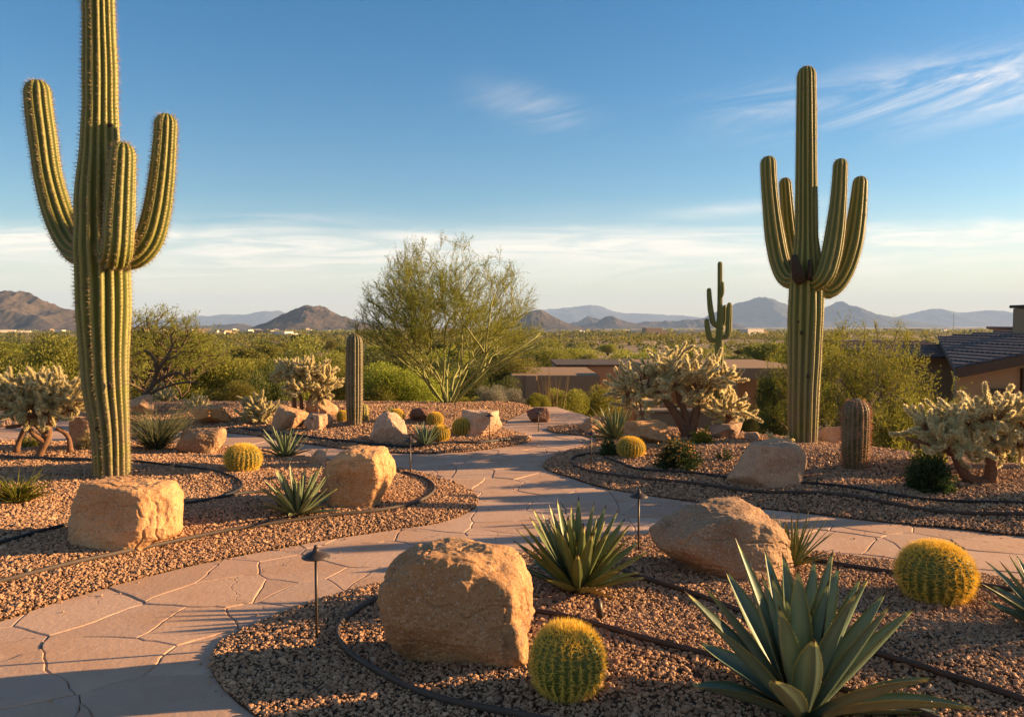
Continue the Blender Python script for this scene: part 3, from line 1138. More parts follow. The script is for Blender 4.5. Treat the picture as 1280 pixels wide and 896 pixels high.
boulder('peaked boulder in front of the dark columnar cactus', 462, 513, 515, 554, 113, mat=GRAN2,
        planes=[(.6, -.35, .75, .62), (-.6, -.5, .5, .72), (-.2, -1, .2, .8)], soft=22)
boulder('low dark red rock at the foot of the palo verde', 511, 541, 510, 528, 114, mat=GRAN3)
boulder('grey tan boulder on the right end of the island bed', 576, 628, 513, 546, 115, mat=GRAN2, planes=[(.95, -.3, .1, .8), (0, 0, 1, .72)])
boulder('low boulder on the small gravel spit by the far path', 721, 759, 526, 544, 116, mat=GRAN2)
boulder('craggy brown rock beyond the far path bend', 658, 688, 509, 528, 117, mat=GRAN3)
boulder('grey boulder in the shade behind the left saguaro trunk', 84, 124, 519, 561, 118, mat=GRAN2)
boulder('grey boulder behind the left cholla trunk', 28, 66, 532, 559, 119, mat=GRAN2)
boulder('pale boulder behind the curved arm of the right cholla tree', 885, 930, 528, 549, 120, mat=GRAN2)
boulder('boulder behind the base of the right saguaro', 1021, 1058, 532, 556, 121, mat=GRAN2)
boulder('round grey boulder on the path side at the far left edge', 2, 36, 514, 534, 122, mat=GRAN2)
boulder('small round stone against the upright boulder', 386, 408, 562, 581, 123, dr=1.0, soft=9, lvl=5)
boulder('flat grey stone on the path edge by the island bed tip', 640, 665, 545, 553, 124, mat=GRAN2, lvl=5)
boulder('small pale stone between the cholla and the right saguaro', 930, 950, 540, 551, 125, mat=GRAN2, lvl=5)

# ------------------------------------------------------------------ edging and hoses
def strip(label, pts, name='edging_strip', cat='edging', mat=None, r=.0105, tall=1.6, lift=0.020):
    w_ = []
    for x, y in pts:
        w_.append(on_ground(x, y)[:2])
    C = catmull(np.array(w_), False, 0.06)
    z = hz(C[:, 0], C[:, 1])
    k = np.ones(7) / 7
    z = np.convolve(np.pad(z, 3, 'edge'), k, 'valid')
    wob = 0.012 * vnoise(np.stack([np.arange(len(C)) * .12, np.full(len(C), len(pts) * 1.7), 0 * z], 1), 77)
    P = np.c_[C[:, 0], C[:, 1] + wob, z + lift + 0.3 * wob]
    mb = MB()
    tube(mb, P, r, 8)
    V = mb.v[0]
    V[:, 2] = np.repeat(P[:, 2], 8).tolist() + [P[0, 2], P[-1, 2]] + (V[:, 2] - (np.repeat(P[:, 2], 8).tolist() + [P[0, 2], P[-1, 2]])) * tall
    return tag(mb.build(name, mat or STEEL, loc=None), label, cat)


strip('long brown steel edging curving round the lower side of the left bed',
      [(-120, 762), (0, 730), (60, 714), (130, 698), (230, 677), (300, 664), (400, 649), (470, 641), (515, 632), (538, 621), (543, 611), (532, 601), (505, 592), (470, 588)])
strip('black hose running from the left edge to behind the blocky boulder', [(-60, 695), (0, 681), (40, 669), (85, 658), (140, 648)], 'garden_hose', 'hose', HOSE, .013, 1.0)
strip('black hose looping around the left saguaro base',
      [(155, 577), (200, 581), (255, 588), (288, 596), (302, 606), (296, 616), (270, 624), (232, 631)], 'garden_hose', 'hose', HOSE, .012, 1.0)
strip('short black hose between the loop and the agave in the left bed', [(276, 624), (305, 619), (340, 615), (365, 612)], 'garden_hose', 'hose', HOSE, .012, 1.0)
strip('thin brown edging along the back of the left bed', [(-80, 569), (0, 572), (60, 575), (118, 577)], r=.012)
strip('black edging round the lower side of the island bed',
      [(300, 537), (325, 540), (390, 549), (430, 553), (467, 557), (514, 560), (568, 560), (601, 557), (640, 551)], mat=HOSE, r=.013)
strip('outer dark edging of the right bed along the path',
      [(752, 568), (725, 571), (713, 577), (722, 585), (754, 594), (800, 601), (870, 609), (930, 616), (1030, 627), (1160, 641), (1280, 652), (1340, 657)])
strip('inner dark hose of the right bed passing the squat boulder',
      [(755, 573), (775, 580), (800, 588), (860, 598), (930, 607), (1010, 613), (1130, 623), (1280, 637), (1350, 643)], 'garden_hose', 'hose', HOSE, .013, 1.0)
strip('dark steel edging looping round the large front boulder',
      [(520, 742), (470, 753), (436, 772), (423, 789), (424, 803), (440, 824), (480, 848), (540, 872), (600, 888), (680, 905), (780, 925)], r=.0105, tall=1.7)
strip('dark brown edging from the front boulder towards the big agave', [(660, 765), (700, 772), (740, 783), (800, 800), (870, 817), (930, 833), (1010, 856), (1100, 880), (1180, 905)])
strip('dark brown edging from the stiff agave to the bottom right corner', [(770, 712), (800, 724), (860, 743), (925, 766), (985, 787), (1050, 807), (1110, 825), (1180, 846), (1290, 882)])
strip('dark brown edging beside the right hand path', [(990, 697), (1030, 705), (1100, 715), (1160, 724), (1230, 735), (1300, 746)])

# ------------------------------------------------------------------ ribbed cacti
def ribbed(mb, P, rad, nrib, groove, rg, spine=.03, gap=.04, per=5, sw=.0035, tip_round=True, crest_w=0.45, base_open=True):
    P = np.asarray(P, float)
    seg = np.linalg.norm(np.diff(P, axis=0), axis=1)
    s = np.concatenate([[0], np.cumsum(seg)])
    L = s[-1]
    rt = np.interp(L, np.linspace(0, L, len(rad)), rad)
    body = np.linspace(0, L - rt, max(6, int(L / .06)))
    tip = L - rt + rt * np.sin(np.linspace(0, math.pi / 2, 9))[1:]
    ss = np.concatenate([body, tip])
    C = np.stack([np.interp(ss, s, P[:, k]) for k in range(3)], 1)
    rr = np.interp(ss, np.linspace(0, L, len(rad)), rad)
    m_ = ss > L - rt
    rr[m_] = rt * np.sqrt(np.clip(1 - ((ss[m_] - (L - rt)) / rt) ** 2, 0.0004, 1))
    rr *= 1 + 0.035 * vnoise(np.stack([ss * 2.2, ss * 0 + rg.uniform(0, 50), ss * 0], 1), 3)
    T, N, B = frames(C)
    sub = 6
    k = nrib * sub
    th = np.linspace(0, 2 * math.pi, k, endpoint=False)
    ph = (np.arange(k) % sub) / sub
    prof = np.abs(np.cos(ph * math.pi)) ** 0.8          # 1 at the crest, 0 in the groove
    wob = 0.05 * vnoise(np.stack([np.repeat(ss, k) * 1.4, np.tile(np.floor(np.arange(k) / sub) * 3.1, len(ss)), np.zeros(len(ss) * k)], 1), 8).reshape(len(ss), k)
    fac = 1 - groove * (1 - prof)[None, :] + wob * prof[None, :] * 0.6
    thw = th[None, :] + 0.5 * wob
    ring = np.cos(thw)[..., None] * N[:, None] + np.sin(thw)[..., None] * B[:, None]
    V = C[:, None] + ring * (rr[:, None] * fac)[..., None]
    n = len(ss)
    i_ = np.arange(n - 1)[:, None] * k; j_ = np.arange(k)[None]
    q_ = np.stack([i_ + j_, i_ + (j_ + 1) % k, i_ + k + (j_ + 1) % k, i_ + k + j_], -1).reshape(-1, 4)
    mb.add(V.reshape(-1, 3), q_, 0, np.tile(prof, n))
    # spines on the crests
    sp_s = np.arange(gap, L - rt * 0.05, gap)
    Cc = np.stack([np.interp(sp_s, ss, C[:, d]) for d in range(3)], 1)
    Rr = np.interp(sp_s, ss, rr)
    idx = np.clip(np.searchsorted(ss, sp_s), 0, n - 1)
    for c in range(nrib):
        col = V[:, c * sub, :]
        Pp = np.stack([np.interp(sp_s + rg.uniform(-.3, .3) * gap, ss, col[:, d]) for d in range(3)], 1)
        out = unit(Pp - Cc)
        near_tip = np.clip((sp_s - (L - rt)) / rt, 0, 1)[:, None]
        out = unit(out * (1 - near_tip * .6) + T[idx] * near_tip)
        for _ in range(per):
            dr_ = unit(out + rg.normal(0, .55, out.shape))
            spikes(mb, Pp + out * 0.0, dr_, spine * rg.uniform(.6, 1.25, len(Pp)), sw, rg, 1)


def pxcurve(pts, P):
    """pixel points drawn on the upright plane through P, as metres from P; an optional third value is an offset in depth"""
    out = []
    for p in pts:
        d = ray(p[0], p[1])
        oy = p[2] if len(p) > 2 else 0.0
        q = _eye + d * ((P[1] + oy) / d[1])
        out.append(q - np.asarray(P))
    return catmull(np.array(out), False, 0.05)


def saguaro(label, base, trunk, tr_r, arms, nrib=15, seed=1, D=None, P=None, dead=(), spine=.035, gap=.04, per=5, sw=.004, scars=()):
    rg = np.random.default_rng(seed)
    if P is None:
        P = on_ground(*base)
        P[2] -= 0.03
    D = D or depth_of(P)
    t = thing('saguaro', label, 'cactus', P)
    s = D / F
    mb = MB()
    C = pxcurve(trunk, P)
    ribbed(mb, C, [r * s for r in tr_r], nrib, .27, rg, spine, gap, per, sw)
    mb.build('trunk', [SAG, SPINE], t, attname='rib')
    for pts, rads in arms:
        mb = MB()
        C = pxcurve(pts, P)
        ribbed(mb, C, [r * s for r in rads], max(10, nrib - 4), .25, rg, spine, gap * .8, per + 2, sw)
        mb.build('arm', [SAG, SPINE], t, attname='rib')
    for sx, sy, sr, oy in scars:
        d = ray(sx, sy)
        q = _eye + d * ((P[1] + oy) / d[1]) - np.asarray(P)
        vv, ff = ico(3)
        mb = MB()
        vv = vv * np.array([sr * s, sr * s * .45, sr * s * 1.3]); vv = vv * (1 + .18 * vnoise(vv * 60 + sx, 4))[:, None]
        mb.add(vv + q, ff)
        mb.build('scar', DEAD, t)
    for pts, rads in dead:
        mb = MB()
        C = pxcurve(pts, P)
        tube(mb, C, np.interp(np.linspace(0, 1, len(C)), np.linspace(0, 1, len(rads)), rads) * s, 10)
        mb.build('dead_stub', [DEAD], t)
    return t


saguaro('giant saguaro with three raised arms towering at the left', (140, 594),
        [(140, 600), (138, 540), (132, 480), (130, 420), (129, 370), (128, 335), (126, 300), (125, 200), (125, 100), (123, 0), (122, -70), (121, -110)],
        [20, 22, 26, 30, 31, 31, 30, 23, 20, 20, 19, 17, 16],
        [([(120, 318), (100, 316, .12), (86, 298, .25), (72, 265, .32), (60, 220, .34), (53, 170, .35), (48, 130, .35), (46, 100, .35)], [13, 17, 18, 18, 17.5, 17, 16.5, 16, 15]),
         ([(140, 322), (166, 320), (184, 303), (195, 270), (202, 225), (206, 180), (208, 142)], [13, 17, 17.5, 16.5, 15.5, 15, 14, 13.5]),
         ([(135, 300, -.05), (144, 322, -.30), (147, 312, -.36), (149, 280, -.36), (151, 240, -.34), (153, 208, -.33), (154, 178, -.32)], [14, 17, 17, 17, 17, 16, 15, 14])],
        16, 21, spine=.045, per=5, scars=[(137, 156, 2.6, -.08), (118, 250, 1.8, -.17), (137, 482, 3.2, -.20), (121, 536, 2.4, -.18), (112, 432, 2.0, -.21)])
saguaro('tall saguaro with four raised arms standing on the right mound', (1003, 553),
        [(1003, 557), (1004, 500), (1006, 440), (1007, 400), (1008, 360), (1008, 300), (1008, 200), (1008, 130), (1008, 83)],
        [17, 18, 20, 21, 20, 14, 13, 12.5, 12, 11],
        [([(1000, 348), (988, 352, .1), (977, 335, .25), (969, 300, .33), (964, 260, .35), (961, 225, .35), (960, 195, .35)], [9, 11.5, 12, 12, 11, 10.5, 10, 9.5]),
         ([(1000, 330, .15), (994, 328, .40), (989, 305, .60), (985, 275, .62), (983, 250, .62), (981, 222, .60)], [7, 8.5, 9, 9, 9, 8.5, 8]),
         ([(1014, 352, -.08), (1026, 352, -.22), (1036, 330, -.22), (1043, 295, -.20), (1048, 250, -.2), (1051, 198, -.2)], [9, 12, 12, 11.5, 10, 9, 8.5]),
         ([(1018, 358, .0), (1034, 363, .02), (1051, 345, .02), (1064, 310, .0), (1071, 270, .0), (1076, 220, .0)], [9, 12, 12.5, 12, 11, 9.5, 8.5])],
        14, 22, spine=.03, per=4, sw=.004, scars=[(1002, 416, 2.0, -.19), (998, 402, 1.3, -.16), (1010, 470, 1.8, -.19), (1011, 250, 1.4, -.115)],
        dead=[([(1000, 352, -.16), (997, 340, -.24), (994, 328, -.25), (993, 319, -.24)], [6, 8, 7, 4.5, 3.5]),
              ([(1011, 350, -.2), (1012, 338, -.235), (1012, 325, -.22)], [3, 3.4, 3, 2.2])])
D3 = 27.0
P3 = at_depth(899, 403, D3); P3[2] = float(terrain_z(P3[0], P3[1])[0]) - .1
s3 = D3 / F
by = 403 + (EYE - P3[2]) / D3 * F
saguaro('distant saguaro with short arms beyond the middle cholla tree', (899, by),
        [(899, by), (899, 460), (899, 420), (900, 380), (900, 350), (900, 327)], [7, 7.5, 7.5, 6, 4, 3.2, 3],
        [([(897, 408), (892, 404), (889, 392), (887, 376), (886, 360)], [3, 3.6, 3.6, 3.2, 2.8]),
         ([(895, 426), (888, 424), (885, 414), (883, 398)], [3, 3.6, 3.4, 2.8]),
         ([(902, 422), (909, 420), (911, 402), (912, 378)], [3, 3.8, 3.8, 3.0]),
         ([(902, 410, .3), (905, 405, .4), (906, 390, .4), (906, 381, .4)], [3, 3.2, 3, 2.6]),
         ([(901, 372, -.12), (903, 366, -.2), (903, 352, -.2)], [2, 2.4, 2])],
        12, 23, P=P3, D=D3, spine=.03, gap=.12, per=2, sw=.008)

# columnar and barrel cacti standing alone
def column_cactus(label, name, base, pts, rads, nrib, seed, sp_mat, skin, spine, gap, per, sw, cat='cactus'):
    rg = np.random.default_rng(seed)
    P = on_ground(*base); P[2] -= .02
    D = depth_of(P)
    mb = MB()
    ribbed(mb, pxcurve(pts, P), [r * D / F for r in rads], nrib, .17, rg, spine, gap, per, sw)
    return tag(mb.build(name, [skin, sp_mat], loc=P, attname='rib'), label, cat)


column_cactus('dark armless columnar cactus standing alone in the island bed', 'column_cactus', (443, 531),
              [(443, 534), (443, 490), (443, 450), (443, 417)], [9, 10.2, 10.5, 10.5, 10.5, 10], 14, 31, SPINE, DARKSAG, .03, .05, 4, .005)
column_cactus('stout barrel cactus with a reddish spiny edge on the right mound', 'barrel_cactus', (1069, 584),
              [(1069, 588), (1069, 560), (1070, 530), (1070, 498)], [12, 15, 16, 16, 16, 15.5], 17, 32, SPINE_R, DARKSAG, .045, .03, 7, .004)
column_cactus('short pale column cactus behind the dark column', 'column_cactus', (455, 527), [(455, 529), (455, 515), (455, 505)], [4.5, 5, 5, 4.6], 10, 33, GOLD, SAG, .04, .04, 6, .006)
for k, (x, yb, yt, lb) in enumerate([(163, 500, 464, 'tallest slim organ pipe stem by the bare branched tree'), (168, 501, 470, 'middle slim organ pipe stem by the bare branched tree'), (173, 502, 475, 'shortest slim organ pipe stem by the bare branched tree')]):
    column_cactus(lb, 'organ_pipe_stem', (x, yb), [(x, yb), (x, (yb + yt) / 2), (x, yt)], [1.9, 2.1, 2.1, 1.8], 8, 40 + k, SPINE, SAG, .02, .08, 2, .006)


def golden_barrel_proto():
    rg = np.random.default_rng(5)
    t = thing('golden_barrel_cactus', '', 'cactus')
    nrib, sub = 24, 4
    k = nrib * sub
    lat = np.linspace(-0.95, 1.0, 40) * math.pi / 2
    prof = np.abs(np.cos((np.arange(k) % sub) / sub * math.pi))
    th_ = np.linspace(0, 2 * math.pi, k, endpoint=False)
    rr = np.cos(lat) ** 0.85 * 0.5
    zz = np.sin(lat) * 0.46 + 0.42
    zz = np.where(lat > 1.25, zz - 0.03 * (lat - 1.25) / 0.32, zz)
    fac = 1 - 0.13 * (1 - prof)
    X = rr[:, None] * fac * np.cos(th_); Y = rr[:, None] * fac * np.sin(th_)
    V = np.stack([X, Y, np.repeat(zz[:, None], k, 1)], -1)
    mb = MB()
    n = len(lat)
    i_ = np.arange(n - 1)[:, None] * k; j_ = np.arange(k)[None]
    mb.add(V.reshape(-1, 3), np.stack([i_ + j_, i_ + (j_ + 1) % k, i_ + k + (j_ + 1) % k, i_ + k + j_], -1).reshape(-1, 4))
    mb.build('body', BARREL, t)
    mb = MB()
    for c in range(nrib):
        la = np.linspace(-1.05, 1.50, 22) + rg.uniform(-.02, .02, 22)
        r_ = np.cos(la) ** 0.85 * 0.5; z_ = np.sin(la) * 0.46 + 0.42
        z_ = np.where(la > 1.25, z_ - 0.03 * (la - 1.25) / 0.32, z_)
        a = c * 2 * math.pi / nrib
        Pp = np.stack([r_ * math.cos(a), r_ * math.sin(a), z_], 1)
        out = unit(Pp - np.array([0, 0, .42]))
        tang = np.array([-math.sin(a), math.cos(a), 0.0])
        for s_ in range(10):
            sd = tang * rg.normal(0, .85, (len(Pp), 1)) + np.cross(out, tang) * rg.normal(0, .75, (len(Pp), 1))
            twigs(mb, Pp, out + sd, rg.uniform(.08, .14, len(Pp)), .0046, rg)
    # woolly crown
    ph = rg.uniform(0, 6.28, 500); r_ = .17 * np.sqrt(rg.random(500))
    Pp = np.stack([r_ * np.cos(ph), r_ * np.sin(ph), np.full(500, .845)], 1)
    twigs(mb, Pp, np.c_[rg.normal(0, .5, (500, 2)), np.ones(500)], .06, .006, rg)
    mb.build('spines', GOLD, t, smooth=False)
    return t


GB = golden_barrel_proto()
barrels = [(709, 880, 101, 100, 'large golden barrel cactus in the foreground beside the front boulder'),
           (1169, 757, 98, 80, 'golden barrel cactus beside the right hand path behind the big agave'),
           (303, 590, 48, 37, 'golden barrel cactus in the left bed near the black hose loop'),
           (788, 573, 37, 28, 'golden barrel cactus at the corner of the right bed by a path light'),
           (579, 545, 30, 24, 'golden barrel cactus beside the grey tan boulder on the island'),
           (551, 553, 26, 22, 'golden barrel cactus touching the small agave on the island'),
           (544, 532, 22, 18, 'golden barrel cactus behind the small agave and barrel pair'),
           (495, 528, 22, 18, 'golden barrel cactus behind the peaked boulder'),
           (428, 527, 16, 15, 'small golden barrel cactus left of the dark column')]
for k, (x, yb, wd, ht, lb) in enumerate(barrels):
    P = on_ground(x, yb)
    s = depth_of(P) / F
    D_ = wd * s / 1.12
    loc = (P[0] * (1 + D_ * .38 / P[1]), P[1] + D_ * .38, P[2] - D_ * .015)
    sc = (D_, D_, D_ * ht / wd * 1.10)
    if k == 0:
        GB.location = loc; GB.scale = sc; GB['label'] = lb; GB['group'] = 'golden barrel cacti'
        GB.rotation_euler = (0, 0, .3)
    else:
        cb = copy_thing(GB, loc, k * 1.1, sc, lb, 'golden barrel cacti')
        cb.rotation_euler = (R((k * 37 % 11) - 5), R((k * 53 % 13) - 6), k * 1.1)

# ------------------------------------------------------------------ cholla
def joint_template(rg, nsp):
    k, n = 8, 7
    zz = np.array([0, .12, .32, .55, .78, .93, 1.0]); rr = np.array([.55, .85, 1.0, 1.0, .92, .62, .12])
    a = np.linspace(0, 2 * math.pi, k, endpoint=False)
    V = np.stack([rr[:, None] * np.cos(a), rr[:, None] * np.sin(a), np.repeat(zz[:, None], k, 1)], -1).reshape(-1, 3)
    i_ = np.arange(n - 1)[:, None] * k; j_ = np.arange(k)[None]
    Fq = np.stack([i_ + j_, i_ + (j_ + 1) % k, i_ + k + (j_ + 1) % k, i_ + k + j_], -1).reshape(-1, 4)
    z = rg.uniform(.05, 1.0, nsp); ph = rg.uniform(0, 6.28, nsp)
    r_ = np.interp(z, zz, rr)
    Pp = np.stack([r_ * np.cos(ph), r_ * np.sin(ph), z], 1)
    out = np.stack([np.cos(ph), np.sin(ph), np.interp(z, [0, .7, 1], [.1, .35, 2.2])], 1)
    out = unit(unit(out) + rg.normal(0, .35, out.shape))
    return V, Fq, Pp, out


def add_joints(mb, P, D, L, r, rg, spine, nsp, sw):
    """capsule joints with spines: P start, D direction, L length, r radius"""
    n = len(P)
    D = unit(D); A = side_of(D, rg); B = np.cross(D, A)
    tpl = [joint_template(rg, nsp) for _ in range(5)]
    pick = rg.integers(0, 5, n)
    for q_ in range(5):
        m_ = np.where(pick == q_)[0]
        if len(m_) == 0:
            continue
        V, Fq, Pp, out = tpl[q_]
        def tr(X, sr, sl):
            return A[m_, None] * X[None, :, :1] * sr + B[m_, None] * X[None, :, 1:2] * sr + D[m_, None] * X[None, :, 2:3] * sl
        rr = r[m_, None, None]; LL = L[m_, None, None]
        W = P[m_, None] + tr(V, rr, LL)
        off = np.arange(len(m_))[:, None, None] * len(V)
        mb.add(W.reshape(-1, 3), (Fq[None] + off).reshape(-1, 4), 0)
        Wp = (P[m_, None] + tr(Pp, rr, LL)).reshape(-1, 3)
        Wd = tr(out, 1.0, 1.0).reshape(-1, 3)
        spikes(mb, Wp, Wd, spine * rg.uniform(.6, 1.2, len(Wp)), sw, rg, 1)


def cholla_tree(label, base, D, trunks, clumps, seed, jl=.11, jr=.026, spine=.022, nsp=70, P=None, sw=.003, wood_r=.05):
    """trunks: list of (pixel curve, start radius, end radius); clumps: (px, py, depth offset, rx, ry, chains)"""
    rg = np.random.default_rng(seed)
    if P is None:
        P = on_ground(*base); P[2] -= .03
    D = D or depth_of(P)
    s = D / F
    t = thing('cholla_tree', label, 'cactus', P)
    for pts, r0, r1 in trunks:
        mb = MB()
        C = pxcurve(pts, P)
        rr = np.interp(np.linspace(0, 1, len(C)), [0, .15, 1], [r0 * 1.1, r0 * .85, r1 * .85]) * s
        rr = rr * (1 + .14 * vnoise(np.stack([np.arange(len(C)) * .7, np.full(len(C), r0), 0 * rr], 1), seed))
        tube(mb, C, rr, 9)
        Pp = np.repeat(C, 14, 0) ; dr_ = rg.normal(size=Pp.shape)
        spikes(mb, Pp + unit(dr_) * np.repeat(rr, 14)[:, None] * .9, dr_, .022, .004, rg, 1)
        mb.build('trunk', [CHWOOD, DEAD], t)
    mb = MB()
    for (px, py, oy, rx, ry, nch) in clumps:
        nch = int(nch * 1.0)
        c = np.array([(px - base[0]) * s, oy, (base[1] - py) * s])
        rx_, ry_ = rx * s, ry * s
        d = unit(rg.normal(size=(nch, 3)) + np.array([0, 0, .35]))
        st = c + d * np.array([rx_, rx_, ry_]) * rg.uniform(.42, .80, (nch, 1))
        root = c + np.array([0, 0, -.75 * ry_])
        wood = MB()
        for q_ in range(0, nch, 4):
            mid_ = root * .45 + st[q_] * .55 + np.array([0, 0, -.12 * ry_])
            tube(wood, catmull(np.array([root, mid_, st[q_]]), False, .05), .011, 5, cap=False)
        wood.build('branch', CHWOOD, t)
        nj = rg.integers(1, 4, nch)
        cur = st.copy(); dirs = unit(d * np.array([1, 1, .8]) + rg.normal(0, .45, (nch, 3)))
        for step in range(3):
            m_ = nj > step
            if not m_.any():
                break
            L = jl * rg.uniform(.7, 1.25, nch); r = jr * rg.uniform(.8, 1.15, nch)
            add_joints(mb, cur[m_], dirs[m_], L[m_], r[m_], rg, spine, nsp, sw)
            cur = cur + dirs * L[:, None] * .9
            dirs = unit(dirs + rg.normal(0, .38, dirs.shape) + np.array([0, 0, .32]))
    mb.build('crown', [CHSKIN, CHSPINE], t)
    return t


cholla_tree('spreading cholla tree with several curved brown trunks beside the right bed', (862, 546), None,
            [([(860, 556), (852, 530), (838, 508), (826, 494), (806, 480)], 6.8, 4),
             ([(862, 556), (868, 525), (873, 505), (885, 492), (900, 474)], 6.8, 4),
             ([(860, 545), (857, 520), (850, 498), (846, 475)], 6, 4),
             ([(880, 553), (896, 546), (906, 532), (912, 518)], 6.5, 4.5)],
            [(806, 474, 0, 30, 18, 62), (788, 488, .1, 24, 11, 40), (845, 462, .05, 32, 16, 66), (870, 474, -.1, 26, 17, 52), (898, 472, 0, 22, 14, 46), (836, 478, -.1, 24, 9, 26),
             (802, 508, 0, 10, 13, 12), (878, 500, .1, 14, 9, 14), (912, 511, -.05, 18, 12, 40)],
            61, jl=.115, jr=.0195, spine=.027, nsp=120, sw=.0042)
cholla_tree('wide cholla tree on two brown trunks at the right edge', (1225, 603), None,
            [([(1238, 604), (1239, 580), (1240, 560), (1241, 545)], 9, 7.5),
             ([(1232, 604), (1213, 600), (1200, 582), (1190, 560)], 8.5, 6.5),
             ([(1190, 566, 0), (1170, 556, 0), (1145, 551, 0), (1133, 547, 0)], 4.5, 3),
             ([(1234, 603, 0), (1246, 605, 0), (1257, 603, 0)], 4, 2)],
            [(1240, 516, 0, 32, 20, 66), (1274, 524, .05, 26, 18, 50), (1210, 526, .1, 24, 17, 38), (1182, 546, 0, 22, 15, 46), (1166, 534, .1, 16, 15, 26), (1200, 552, -.1, 20, 11, 26), (1262, 545, -.1, 24, 11, 30),
             (1265, 568, .1, 7, 12, 8), (1148, 552, 0, 9, 5, 6), (1305, 535, 0, 26, 18, 40)],
            62, jl=.10, jr=.0175, spine=.022, nsp=130, sw=.0036)
cholla_tree('gnarled cholla tree at the left edge beside the saguaro', (52, 572), None,
            [([(48, 572), (55, 556), (60, 545), (62, 528), (66, 515)], 5.5, 4.5),
             ([(60, 545, 0), (45, 530, 0), (30, 520, 0), (15, 512, 0)], 5, 3.5),
             ([(56, 552, 0), (42, 543, -.1), (30, 528, -.1), (24, 532, -.1), (8, 534, -.1)], 3.5, 2.5),
             ([(62, 530, 0), (78, 518, .1), (96, 512, .1)], 4.5, 3),
             ([(20, 565, .1), (25, 548, .1), (32, 535, .05), (45, 525, 0)], 4, 3),
             ([(88, 565, .1), (86, 548, .1), (80, 540, .1), (70, 535, .05)], 4, 3)],
            [(38, 492, 0, 34, 18, 95), (75, 488, .1, 30, 18, 85), (15, 500, .1, 24, 16, 60), (92, 500, 0, 20, 16, 50), (60, 508, -.15, 30, 12, 55), (-10, 502, 0, 24, 16, 40)],
            63, jl=.105, jr=.0185, spine=.023, nsp=110, sw=.004)
cholla_tree('cholla tree with a dense rounded crown behind the island boulders', (385, 520), None,
            [([(370, 521), (368, 508), (368, 495), (372, 485)], 3.5, 2.5), ([(384, 521), (386, 505), (392, 492), (398, 482)], 3.5, 2.5), ([(376, 519), (377, 505), (374, 490)], 3, 2)],
            [(362, 466, 0, 15, 11, 60), (385, 464, 0, 20, 11, 75), (404, 474, .1, 14, 12, 60), (378, 482, -.1, 20, 8, 45), (400, 490, 0, 12, 9, 30)],
            64, jl=.10, jr=.021, spine=.024, nsp=50, sw=.005)


def cholla_bush(label, base, wd, ht, seed, nch=90, P=None, jl=.12, jr=.022):
    rg = np.random.default_rng(seed)
    if P is None:
        P = on_ground(*base)
    D = depth_of(P); s = D / F
    mb = MB()
    W, H = wd * s / 2, ht * s
    d = unit(rg.normal(size=(nch, 3)) * np.array([1, 1, .7]) + np.array([0, 0, .55])); d[:, 2] = np.abs(d[:, 2])
    cur = d * np.array([W, W, H]) * rg.uniform(.0, .55, (nch, 1)); dirs = unit(d + rg.normal(0, .35, d.shape))
    for step in range(3):
        L = jl * rg.uniform(.7, 1.2, nch) * min(1, H / .45)
        add_joints(mb, cur, dirs, L, np.full(nch, jr * min(1, H / .45)), rg, .024, 45, .005)
        cur = cur + dirs * L[:, None] * .9
        keep = rg.random(nch) < .7
        cur, dirs = cur[keep], unit(dirs[keep] + rg.normal(0, .3, (keep.sum(), 3)) + np.array([0, 0, .25]))
        nch = len(cur)
    return tag(mb.build('cholla_bush', [CHSKIN, CHSPINE], loc=P), label, 'cactus')


cholla_bush('pale bushy cholla beside the rounded orange boulder', (325, 527), 40, 40, 71, 110)
cholla_bush('small pale cholla behind the spiky grass clump', (204, 503), 30, 26, 72, 50)
cholla_bush('small pale cholla on the far gravel by the flat topped boulder', (246, 512), 22, 24, 73, 45)
cholla_bush('low pale cholla cluster behind the squat right boulder', (962, 553), 20, 12, 74, 16)
cholla_bush('low pale cholla sprig left of the right saguaro base', (985, 554), 12, 11, 75, 10)

